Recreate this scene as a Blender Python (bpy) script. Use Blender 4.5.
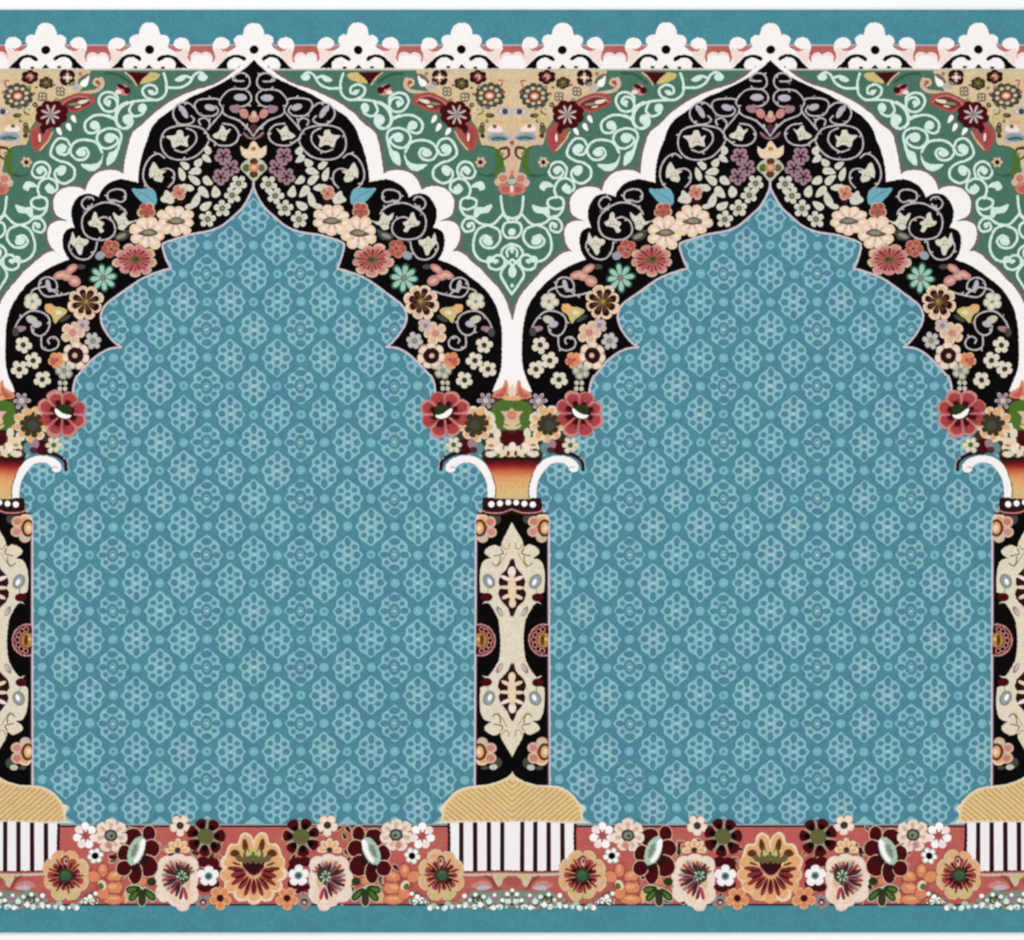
import bpy, bmesh, math, random
from mathutils import Vector
from mathutils.geometry import tessellate_polygon
S = bpy.context.scene
for o in list(bpy.data.objects): bpy.data.objects.remove(o)
PX = 0.0012                      # one photograph pixel is 1.2 mm of carpet
LAY = 0.00012                    # one layer of carved pile
BODY = 0.008                     # carpet thickness under the relief
random.seed(7)

# ------------------------------------------------------------------ camera
cam_data = bpy.data.cameras.new('camera')
cam = bpy.data.objects.new('camera', cam_data); S.collection.objects.link(cam)
cam_data.lens = 85; cam_data.sensor_width = 36
DIST = 85 * 1024 * PX / 36
cam.location = (0, 0, BODY + 9 * LAY + DIST); cam.rotation_euler = (0, 0, 0)
cam_data.clip_end = 200
S.camera = cam
S.render.resolution_x = 1024; S.render.resolution_y = 940
try: S.cycles.filter_width = 2.4
except Exception: pass
# ------------------------------------------------------------------ light
W = bpy.data.worlds.new('World'); S.world = W; W.use_nodes = True
W.node_tree.nodes['Background'].inputs[0].default_value = (1, 1, 1, 1)
W.node_tree.nodes['Background'].inputs[1].default_value = 0.41
def area(name, loc, target, size, watts):
    l = bpy.data.lights.new(name, 'AREA'); l.shape = 'SQUARE'; l.size = size; l.energy = watts
    o = bpy.data.objects.new(name, l); S.collection.objects.link(o); o.location = loc
    o.rotation_euler = (Vector(target) - Vector(loc)).to_track_quat('-Z', 'Y').to_euler()
area('softbox_lamp', (-1.6, 1.9, 4.6), (0, 0, 0), 3.0, 141)
area('softbox_lamp', (1.9, -1.6, 4.6), (0, 0, 0), 3.0, 89)
S.view_settings.view_transform = 'Standard'; S.view_settings.look = 'None'
S.view_settings.exposure = 0; S.view_settings.gamma = 1

# ------------------------------------------------------------------ materials
def lin(c): return tuple(((v/255)/12.92 if v/255 <= 0.04045 else ((v/255+0.055)/1.055)**2.4) for v in c)
KL = 1.1
def pile_material(name, rgb, var=0.10, hue=0.06):
    m = bpy.data.materials.new(name); m.use_nodes = True
    nt = m.node_tree; N = nt.nodes; L = nt.links
    b = N['Principled BSDF']
    if rgb[2] < rgb[1] * 1.02 or rgb[0] > rgb[2]:
        g = 0.3*rgb[0] + 0.59*rgb[1] + 0.11*rgb[2]; rgb = [g + (v-g)*0.9 for v in rgb]
    col = [v / KL for v in lin(rgb)]
    geo = N.new('ShaderNodeNewGeometry')
    # knots: one random value for every tuft of yarn
    sn = N.new('ShaderNodeVectorMath'); sn.operation = 'SNAP'
    sn.inputs[1].default_value = (0.00145, 0.00165, 1.0)
    L.new(geo.outputs['Position'], sn.inputs[0])
    wn = N.new('ShaderNodeTexWhiteNoise'); wn.noise_dimensions = '3D'
    L.new(sn.outputs[0], wn.inputs['Vector'])
    # slow drift of the dye
    no = N.new('ShaderNodeTexNoise'); no.inputs['Scale'].default_value = 55; no.inputs['Detail'].default_value = 3
    L.new(geo.outputs['Position'], no.inputs['Vector'])
    no2 = N.new('ShaderNodeTexNoise'); no2.inputs['Scale'].default_value = 420; no2.inputs['Detail'].default_value = 2
    L.new(geo.outputs['Position'], no2.inputs['Vector'])
    hs = N.new('ShaderNodeHueSaturation'); hs.inputs['Color'].default_value = (*col, 1)
    mh = N.new('ShaderNodeMapRange'); mh.inputs[1].default_value = 0.3; mh.inputs[2].default_value = 0.7
    mh.inputs[3].default_value = 0.5 - hue/2; mh.inputs[4].default_value = 0.5 + hue/2
    L.new(no.outputs['Fac'], mh.inputs[0]); L.new(mh.outputs[0], hs.inputs['Hue'])
    mv = N.new('ShaderNodeMapRange'); mv.inputs[3].default_value = 1 - var; mv.inputs[4].default_value = 1 + var
    L.new(wn.outputs['Value'], mv.inputs[0])
    mv2 = N.new('ShaderNodeMapRange'); mv2.inputs[1].default_value = 0.3; mv2.inputs[2].default_value = 0.7
    mv2.inputs[3].default_value = 1 - var*0.7; mv2.inputs[4].default_value = 1 + var*0.7
    L.new(no2.outputs['Fac'], mv2.inputs[0])
    mu = N.new('ShaderNodeMath'); mu.operation = 'MULTIPLY'
    L.new(mv.outputs[0], mu.inputs[0]); L.new(mv2.outputs[0], mu.inputs[1])
    L.new(mu.outputs[0], hs.inputs['Value'])
    L.new(hs.outputs['Color'], b.inputs['Base Color'])
    b.inputs['Roughness'].default_value = 0.95
    b.inputs['Specular IOR Level'].default_value = 0.05
    ad = N.new('ShaderNodeMath'); ad.operation = 'ADD'
    L.new(wn.outputs['Value'], ad.inputs[0]); L.new(no2.outputs['Fac'], ad.inputs[1])
    bp = N.new('ShaderNodeBump'); bp.inputs['Strength'].default_value = 0.25; bp.inputs['Distance'].default_value = 0.0006
    L.new(ad.outputs[0], bp.inputs['Height']); L.new(bp.outputs[0], b.inputs['Normal'])
    return m
RGB = dict(
 blue=(74,139,153), field=(79,136,152), medal=(136,187,200), medalb=(138,188,196), medalc=(135,185,198), medald=(142,186,196), sage=(126,140,120), tanb=(220,194,152), medal2=(168,204,206), hole=(80,134,151), dot=(120,178,192),
 edge=(205,196,206), white=(250,244,241), black=(9,6,7), greybrown=(107,106,97), green=(72,117,97), dgreen=(48,92,70),
 mint=(212,236,226), tan=(216,190,146), pinktan=(218,180,150), red=(194,92,85), palered=(188,98,92), maroon=(74,10,17), dmaroon=(48,16,20),
 vine=(194,184,186), cream=(226,215,190), creamgrey=(197,193,172), leafcream=(216,212,196), petalcream=(238,208,174), pink=(206,134,128), dred=(140,46,50),
 rose=(176,66,68), mauve=(160,124,134), dmauve=(84,42,56), olive=(104,96,58), dolive=(62,54,34), moss=(78,112,38), orange=(224,134,92),
 peach=(230,170,112), yellow=(206,186,112), leafblue=(112,170,188), grey=(140,140,128), brown=(98,52,22), gold=(182,132,54),
 lilac=(188,178,190), teal=(100,138,142), salmon=(204,124,104), tealstar=(150,205,184), domelight=(234,198,136), domedark=(202,163,104),
 capred=(150,26,24), capred2=(196,60,36), caporange=(228,128,66), capamber=(232,166,98), captan=(218,184,122), stripewhite=(248,240,242),
 chalk=(250,249,247), greyblue=(150,160,168), forest=(38,58,24), palegreen=(168,196,172), rust=(170,82,72), shellpink=(246,222,214), ivory=(238,216,198), darkgrey=(70,72,62))
NB = 22
STOPS = [(0, (58,18,20)), (.1, (104,22,24)), (.2, (164,44,36)), (.3, (205,98,62)), (.45, (224,148,90)), (.62, (229,170,110)), (.85, (222,182,118)), (1, (214,184,128))]
for k in range(NB):
    u = k/(NB-1)
    for (a, ca), (b, cb) in zip(STOPS, STOPS[1:]):
        if a <= u <= b: RGB[f'bell{k}'] = tuple(p + (q-p)*(u-a)/(b-a) for p, q in zip(ca, cb))
LOWVAR = {'white','stripewhite','chalk','shellpink'}
MAT = {k: pile_material('yarn ' + k, v, 0.025 if k in LOWVAR else 0.095, 0.004 if k in LOWVAR else (0.026 if k in ('blue', 'field', 'medal', 'medalb', 'medalc', 'medald', 'dot', 'hole') else 0.014)) for k, v in RGB.items()}
def floor_material():
    m = bpy.data.materials.new('white floor'); m.use_nodes = True; N = m.node_tree.nodes; L = m.node_tree.links
    b = N['Principled BSDF']; b.inputs['Roughness'].default_value = 0.7; b.inputs['Specular IOR Level'].default_value = 0.1
    no = N.new('ShaderNodeTexNoise'); no.inputs['Scale'].default_value = 3; no.inputs['Detail'].default_value = 4
    r = N.new('ShaderNodeMapRange'); r.inputs[3].default_value = 0.925; r.inputs[4].default_value = 0.94
    c = N.new('ShaderNodeCombineColor')
    L.new(no.outputs['Fac'], r.inputs[0])
    for i in range(3): L.new(r.outputs[0], c.inputs[i])
    L.new(c.outputs[0], b.inputs['Base Color'])
    return m

# ------------------------------------------------------------------ drawing tools (all in photograph pixels)
TILE = dict(a=(240,0), b=(380,0), c=(240,120), d=(380,120), e=(240,240), f=(380,240), g=(380,360), h=(430,480), i=(430,600), j=(430,720), k=(240,800), l=(380,800))
AX, CX, PER = 253.7, 512.1, 516.8       # arch axis, column axis, repeat
XL, XR = CX - PER - 75, CX + PER + 75   # ends of the carpet
Z64 = 6.4
def P(t, zx, zy): return (TILE[t][0] + zx/Z64, TILE[t][1] + zy/Z64)
def pts(s):
    """'a 87,385 130,425 | c 10,20': tile letters switch the origin, | marks a corner"""
    out = []; t = 'a'; corner = []
    for w in s.split():
        if w == '|': corner.append(len(out) - 1)
        elif len(w) == 1 and w.isalpha(): t = w
        else:
            zx, zy = w.split(','); out.append(P(t, float(zx), float(zy)))
    return out, corner
def cr(p0, p1, p2, p3, t):
    t2 = t*t; t3 = t2*t
    return tuple(0.5*((2*p1[i]) + (-p0[i]+p2[i])*t + (2*p0[i]-5*p1[i]+4*p2[i]-p3[i])*t2 + (-p0[i]+3*p1[i]-3*p2[i]+p3[i])*t3) for i in range(2))
def smooth_open(p, n=5):
    if len(p) < 3: return list(p)
    out = []
    for i in range(len(p)-1):
        p0 = p[i-1] if i else p[0]; p3 = p[i+2] if i+2 < len(p) else p[-1]
        for k in range(n): out.append(cr(p0, p[i], p[i+1], p3, k/n))
    return out + [p[-1]]
def smooth_corners(p, corner, n=5):
    cut = [0] + [c for c in corner if 0 < c < len(p)-1] + [len(p)-1]
    out = []
    for u, v in zip(cut, cut[1:]):
        s = smooth_open(p[u:v+1], n); out += s[:-1]
    return out + [p[-1]]
def smooth_closed(p, n=5):
    m = len(p); out = []
    for i in range(m):
        for k in range(n): out.append(cr(p[i-1], p[i], p[(i+1) % m], p[(i+2) % m], k/n))
    return out
def line(s, n=5): return smooth_corners(*pts(s), n=n)
def ell(cx, cy, rx, ry, rot=0, n=20):
    c, s = math.cos(rot), math.sin(rot)
    return [(cx + rx*math.cos(a)*c - ry*math.sin(a)*s, cy + rx*math.cos(a)*s + ry*math.sin(a)*c) for a in [2*math.pi*i/n for i in range(n)]]

def wob(x, y, k=1.0):
    dx = k*(.20*math.sin(1.9*x + 1.1*y) + .16*math.sin(.83*x - 1.37*y + 1)) + .35*math.sin(.071*x + .113*y + 2)
    dy = k*(.20*math.sin(1.3*x - 2.1*y + 3) + .16*math.sin(1.07*x + .71*y + 5)) + .35*math.sin(.097*x - .064*y + 4)
    return x + dx, y + dy
def resample(w, step=1.6):
    out = []
    for i in range(len(w)):
        a, b = w[i-1], w[i]; n = max(1, int(math.hypot(b[0]-a[0], b[1]-a[1])/step))
        for k in range(1, n+1): out.append((a[0] + (b[0]-a[0])*k/n, a[1] + (b[1]-a[1])*k/n))
    return out
class Shape:
    """collects flat carved shapes; every shape is drawn once for every (origin, reference, side) in trs"""
    def __init__(self, trs, side=1):
        self.trs = trs; self.v = []; self.f = []; self.mi = []; self.mats = []; self.n = 0
    def midx(self, m):
        if m not in self.mats: self.mats.append(m)
        return self.mats.index(m)
    def z(self, z, ti):
        self.n += 1
        return z + 0.008*(self.n % 30) + 0.012*ti
    def poly(self, p, mat, z, depth=3):
        # drop repeated points
        q = [p[0]]
        for a in p[1:]:
            if abs(a[0]-q[-1][0]) + abs(a[1]-q[-1][1]) > 1e-4: q.append(a)
        if abs(q[0][0]-q[-1][0]) + abs(q[0][1]-q[-1][1]) < 1e-4: q.pop()
        if len(q) < 3: return
        k = self.midx(mat)
        for ti, (O, ref, s) in enumerate(self.trs):
            zz = self.z(z, ti)
            w = [(O + s*(x-ref), -y) for x, y in q]
            span = max(x for x, y in w) - min(x for x, y in w)
            if span < 13: w = [wob(x, y, .25) for x, y in w]
            elif span < 600: w = [wob(x, y) for x, y in resample(w)]
            ar = sum(w[i-1][0]*w[i][1] - w[i][0]*w[i-1][1] for i in range(len(w)))
            if ar < 0: w.reverse()
            base = len(self.v); m = len(w)
            self.v += [(x, y, zz) for x, y in w]
            for t in tessellate_polygon([[Vector((x, y, 0)) for x, y in w]]):
                a, b, c = t
                cross = (w[b][0]-w[a][0])*(w[c][1]-w[a][1]) - (w[b][1]-w[a][1])*(w[c][0]-w[a][0])
                if abs(cross) < 1e-9: continue
                self.f.append((base+a, base+b, base+c) if cross > 0 else (base+a, base+c, base+b)); self.mi.append(k)
            if depth:
                lo = len(self.v); self.v += [(x, y, max(zz-depth, -2)) for x, y in w]
                for i in range(m):
                    j = (i+1) % m
                    self.f.append((base+j, base+i, lo+i, lo+j)); self.mi.append(k)
    def blob(self, s, mat, z, n=5): self.poly(smooth_closed(pts(s)[0], n), mat, z)
    def ell(self, cx, cy, rx, ry, mat, z, rot=0, n=18): self.poly(ell(cx, cy, rx, ry, rot, n), mat, z)
    def te(self, t, zx, zy, rx, ry, mat, z, rot=0, n=18):
        x, y = P(t, zx, zy); self.ell(x, y, rx/Z64, ry/Z64, mat, z, rot, n)
    def leaf(self, t, zx, zy, rx, ry, mat, z, rot=0):
        x, y = P(t, zx, zy); c, n = math.cos(rot), math.sin(rot); j = lambda: random.uniform(.85, 1.12)
        q = [(rx*1.15, 0), (rx*.35, ry*.85*j()), (-rx*.55, ry*1.05*j()), (-rx*1.0, ry*.2), (-rx*.6, -ry*.9*j()), (rx*.3, -ry*.95*j())]
        self.poly(smooth_closed([(x + (u*c - v*n)/Z64, y + (u*n + v*c)/Z64) for u, v in q], 4), mat, z)
    def path(self, q, width, mat, z, w1=None, ramp=0.35, cap=True):
        if len(q) < 2: return
        k = self.midx(mat); w1 = width if w1 is None else w1
        m = len(q); L = []; R = []; zs = []
        for i in range(m):
            a = q[max(i-1, 0)]; b = q[min(i+1, m-1)]
            dx, dy = b[0]-a[0], b[1]-a[1]; d = math.hypot(dx, dy) or 1
            h = 0.5*(width + (w1-width)*i/(m-1))
            nx, ny = -dy/d*h, dx/d*h
            L.append((q[i][0]+nx, q[i][1]+ny)); R.append((q[i][0]-nx, q[i][1]-ny)); zs.append(ramp*i/(m-1))
        for ti, (O, ref, s) in enumerate(self.trs):
            zz = self.z(z, ti); base = len(self.v)
            for i in range(m):
                for p in (L[i], R[i]): self.v.append((*wob(O + s*(p[0]-ref), -p[1], .6), zz + zs[i]))
                for p in (L[i], R[i]): self.v.append((*wob(O + s*(p[0]-ref), -p[1], .6), zz + zs[i] - 2))
            for i in range(m-1):
                u = base + 4*i; v = u + 4
                fs = [(u, u+1, v+1, v), (u+2, u, v, v+2), (u+1, u+3, v+3, v+1)]
                if s > 0: pass
                for f in fs:
                    self.f.append(f if s > 0 else tuple(reversed(f))); self.mi.append(k)
        if cap:
            self.ell(q[0][0], q[0][1], width/2, width/2, mat, z-0.15, n=8); self.ell(q[-1][0], q[-1][1], w1/2, w1/2, mat, z+ramp-0.15, n=8)
    def stroke(self, s, width, mat, z, w1=None, n=5): self.path(line(s, n), width, mat, z, w1)
    # ---------------- flowers
    def petal(self, cx, cy, ang, r0, r1, w, mat, z, sq=(1, 1), rot=0, n=12, fat=0.62):
        out = []
        for i in range(n):
            t = 2*math.pi*i/n
            u = 0.5 - 0.5*math.cos(t)
            rr = r0 + (r1-r0)*u
            ww = w * math.sin(t) * (0.55 + 0.9*fat*u)
            x = rr*math.cos(ang) - ww*math.sin(ang); y = rr*math.sin(ang) + ww*math.cos(ang)
            x *= sq[0]; y *= sq[1]
            out.append((cx + x*math.cos(rot) - y*math.sin(rot), cy + x*math.sin(rot) + y*math.cos(rot)))
        self.poly(out, mat, z, 2)
    def flower(self, t, zx, zy, r, n, rim, inner=None, vein=None, mid=None, mr=0.25, rot=0, sq=(1, 1), turn=0, z=14, w=None, mid2=None, back=None):
        cx, cy = P(t, zx, zy); r = r/Z64; w = (w or 2.4/n) * r * 0.9
        if back: self.ell(cx, cy, r*0.8*sq[0], r*0.8*sq[1], back, z-0.3, turn)
        for i in range(n):
            a = rot + 2*math.pi*i/n; k = random.uniform(0.92, 1.06)
            self.petal(cx, cy, a, r*0.1, r*k, w*random.uniform(.92, 1.08), rim, z + 0.05*i, sq, turn)
            if inner: self.petal(cx, cy, a, r*0.16, r*k*0.86, w*0.68, inner, z + 1 + 0.05*i, sq, turn)
            if vein: self.petal(cx, cy, a, r*0.15, r*k*0.68, w*0.30, vein, z + 2 + 0.05*i, sq, turn, 8)
        if mid: self.ell(cx, cy, r*mr*sq[0], r*mr*sq[1], mid, z + 3.2, turn)
        if mid2: self.ell(cx, cy, r*mr*0.5*sq[0], r*mr*0.5*sq[1], mid2, z + 3.8, turn)
    def lobes(self, t, zx, zy, n, r0, r1, mat, z, gap=0.1, rot=0, sq=(1, 1), turn=0, vary=0.05, skip=()):
        cx, cy = P(t, zx, zy); r0 /= Z64; r1 /= Z64
        for i in range(n):
            if i in skip: continue
            a = rot + 2*math.pi*i/n; da = math.pi/n*(1-gap)*random.uniform(1-vary, 1+vary); R = r1*random.uniform(1-vary, 1+vary)
            c = []
            for rr, d in ((r0, -.7), (r0 + .55*(R-r0), -1), (r0 + .9*(R-r0), -.8), (R*1.02, 0), (r0 + .9*(R-r0), .8), (r0 + .55*(R-r0), 1), (r0, .7)):
                x = rr*math.cos(a + d*da)*sq[0]; y = rr*math.sin(a + d*da)*sq[1]
                c.append((cx + x*math.cos(turn) - y*math.sin(turn), cy + x*math.sin(turn) + y*math.cos(turn)))
            self.poly(smooth_closed(c, 3), mat, z + .05*i, 2)
    # ---------------- to a mesh object
    def build(self, name, parent, label=None):
        if not self.v: return None
        me = bpy.data.meshes.new(name)
        V = [((x - 512)*PX, (y + 470)*PX, BODY + z*LAY) for x, y, z in self.v]
        me.from_pydata(V, [], self.f)
        for m in self.mats: me.materials.append(MAT[m])
        me.polygons.foreach_set('material_index', self.mi)
        lx, rx = (XL - 512)*PX, (XR - 512)*PX
        xs = [v[0] for v in V]
        if max(xs) < lx + 0.0005 or min(xs) > rx - 0.0005: bpy.data.meshes.remove(me); return None
        if min(xs) < lx or max(xs) > rx:
            bm = bmesh.new(); bm.from_mesh(me)
            for co, no in ((lx, -1), (rx, 1)):
                bmesh.ops.bisect_plane(bm, geom=bm.verts[:] + bm.edges[:] + bm.faces[:], plane_co=(co, 0, 0), plane_no=(no, 0, 0), clear_outer=True)
            bm.to_mesh(me); bm.free()
        if not me.vertices: bpy.data.meshes.remove(me); return None
        c = sum((v.co for v in me.vertices), Vector()) / len(me.vertices)
        c.z = BODY
        for v in me.vertices: v.co -= c
        me.update()
        o = bpy.data.objects.new(name, me); S.collection.objects.link(o)
        par = Vector((0, 0, 0)) if parent is None else WORLD[parent.name]
        o.parent = parent; o.location = c - par
        WORLD[o.name] = c.copy()
        if label: o['label'] = label
        return o
WORLD = {}

# ------------------------------------------------------------------ the floor and the carpet body
fl = bpy.data.meshes.new('floor'); fl.from_pydata([(-40,-40,0),(40,-40,0),(40,40,0),(-40,40,0)], [], [(0,1,2,3)])
fl.materials.append(floor_material())
floor = bpy.data.objects.new('floor', fl); S.collection.objects.link(floor); floor['kind'] = 'structure'; floor['label'] = 'plain white floor under the carpet'

carpet = bpy.data.objects.new('prayer_carpet', None); S.collection.objects.link(carpet)
carpet['label'] = 'blue patterned prayer carpet with two flowered black arches, lying flat on white floor'
carpet['category'] = 'carpet'
WORLD[carpet.name] = Vector((0, 0, 0))
YT, YB = 9.3, 932.8
def carpet_body():
    x0, x1, y0, y1 = (XL-512)*PX, (XR-512)*PX, (470-YB)*PX, (470-YT)*PX
    bm = bmesh.new()
    r = bmesh.ops.create_cube(bm, size=1)
    for v in r['verts']:
        v.co = (x0 if v.co.x < 0 else x1, y0 if v.co.y < 0 else y1, 0.0003 if v.co.z < 0 else BODY)
    bmesh.ops.bevel(bm, geom=[e for e in bm.edges if all(v.co.z > BODY/2 for v in e.verts)], offset=0.0016, segments=3, affect='EDGES')
    me = bpy.data.meshes.new('border'); bm.to_mesh(me); bm.free(); me.materials.append(MAT['blue'])
    o = bpy.data.objects.new('border', me); S.collection.objects.link(o); o.parent = carpet
    WORLD[o.name] = Vector((0, 0, 0)); o['label'] = 'plain blue border of the carpet'
carpet_body()

ARCHES = [AX - PER, AX, AX + PER, AX + 2*PER]
COLS = [CX - PER, CX, CX + PER]
def both(O, ref): return [(O, ref, 1), (O, ref, -1)]

# ------------------------------------------------------------------ traced outlines
BLACK_OUT = line('a 87,385 130,425 200,480 300,530 400,580 480,615 560,665 640,720 700,768 745,830 c 770,128 795,190 812,260 822,330 826,398 | '
    '860,392 900,384 d 50,380 110,400 150,430 175,468 182,495 | 215,478 260,470 310,488 345,530 362,580 357,640 338,688 | 365,692 395,710 412,750 413,800 402,850 375,895 | '
    'f 440,150 520,192 590,240 650,290 700,350 740,420 765,500 780,580 783,680 g 780,0 770,70 745,140 722,200')
WHITE_OUT = line('a 87,338 130,388 200,445 260,490 350,540 450,572 560,618 640,662 720,722 790,790 c 862,80 890,160 905,230 915,300 920,348 | '
    'd 60,328 120,320 180,330 225,360 252,400 268,452 | 300,432 350,425 405,435 450,465 475,510 472,570 450,612 378,646 | 430,642 465,650 495,672 511,715 506,770 490,810 462,842 | '
    '500,842 540,862 f 590,138 650,190 700,245 750,300 790,355 815,410 832,470 845,515')
FIELD = line('c 87,428 115,490 160,560 220,620 290,680 370,712 440,724 510,735 570,754 630,774 665,790 | e 668,45 650,110 620,182 | '
    '690,200 780,235 860,285 930,335 990,378 f 140,418 166,475 160,540 120,610 75,660 36,688 | 100,692 160,715 220,760 270,810 310,860 g 330,110 347,170 350,230')
def offset(pl, d):
    out = []
    for i in range(len(pl)):
        a = pl[max(i-2, 0)]; b = pl[min(i+2, len(pl)-1)]
        dx, dy = b[0]-a[0], b[1]-a[1]; L = math.hypot(dx, dy) or 1
        out.append((pl[i][0] + dy/L*d, pl[i][1] - dx/L*d))
    return out
def inside(x, y, poly):
    c = False
    for i in range(len(poly)):
        x1, y1 = poly[i-1]; x2, y2 = poly[i]
        if (y1 > y) != (y2 > y) and x < (x2-x1)*(y-y1)/(y2-y1) + x1: c = not c
    return c

# ------------------------------------------------------------------ niche fields
MEDAL = smooth_closed([(0,-19.6),(4.6,-15.6),(8.6,-13),(11.8,-9.6),(11.8,-4.4),(15.6,0),(11.8,4.4),(11.8,9.6),(8.6,13),(4.6,15.6),(0,19.6),(-4.6,15.6),(-8.6,13),(-11.8,9.6),(-11.8,4.4),(-15.6,0),(-11.8,-4.4),(-11.8,-9.6),(-8.6,-13),(-4.6,-15.6)], 2)
HALF = [(AX, 150)] + FIELD + [(P('g', 350, 230)[0]+60, 400), (535, 480), (535, 830), (AX, 830)]
def niche_field(A):
    s = Shape([(A, AX, 1)])
    s.poly([(AX-250, 160), (AX+250, 160), (AX+250, 827), (AX-250, 827)], 'field', 0.3)
    a, b = 46.95, 56.25
    fs = []
    for r in range(-5, 24):
        for c in range(-12, 13):
            x = AX + c*a/2; y = 273.6 + r*b/2
            if not (172 < y < 842) or abs(x-AX) > 236: continue
            if not any(inside(AX + abs(x+dx-AX), y+dy, HALF) for dx in (-15, 0, 15) for dy in (-18, 0, 18)): continue
            clip = lambda p: [(u, min(v, 826.5)) for u, v in p]
            j = lambda: random.uniform(-0.35, 0.35)
            if (c + r) % 2:
                s.poly(clip(ell(x+j(), y+j(), 4.7, 4.6, n=14)), 'dot', 2); 
                if y < 822: s.ell(x, y, 1.5, 1.5, 'hole' if random.random() < .3 else 'medalc', 2.6, n=8)
                continue
            ring = (r % 2 == 0) and (c % 4 == 2)
            k = random.uniform(0.98, 1.03); kx = k*(1.07 if ring else 1.02)
            s.poly(clip([(x + u*kx, y + v*k) for u, v in MEDAL]), random.choice(('medal', 'medal', 'medalb')), 2)
            s.poly(clip([(x + u*kx*.82, y + v*k*.82) for u, v in MEDAL]), random.choice(('medalc', 'medalc', 'medald')), 2.4)
            H = [(0,-12.9,2.6,3.6),(0,12.9,2.6,3.6),(8.9,0,3.1,2.7),(-8.9,0,3.1,2.7)] + [(u*6.9,v*8.1,2.5,2.0) for u in (1,-1) for v in (1,-1)] + [(0,-4.1,2.3,1.9),(0,4.1,2.3,1.9)]
            if ring: H = [(0,-13,4.7,2.9),(0,13,4.7,2.9),(10,0,3.7,2.5),(-10,0,3.7,2.5)] + [(u*7.4,v*7.7,2.2,1.9) for u in (1,-1) for v in (1,-1)] + [(0,0,5.2,6.3)]
            for hx, hy, rx, ry in H:
                if y + hy + ry > 826: continue
                s.ell(x+hx+j()*.6, y+hy+j()*.6, rx*random.uniform(1.14,1.28), ry*random.uniform(1.22,1.36), 'hole', 3.0, n=10)
            if y < 822:
                if ring: s.ell(x, y, 3.4, 4.3, 'medalc', 3.6, n=10); s.ell(x, y, 2.6, 3.3, 'hole', 4.1, n=10)
                s.ell(x, y, 1.9, 1.7, 'medal2', 4.6, n=8)
    return s.build('niche_field', carpet, 'blue niche field covered in pale rosettes')
for A in ARCHES: niche_field(A)

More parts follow.
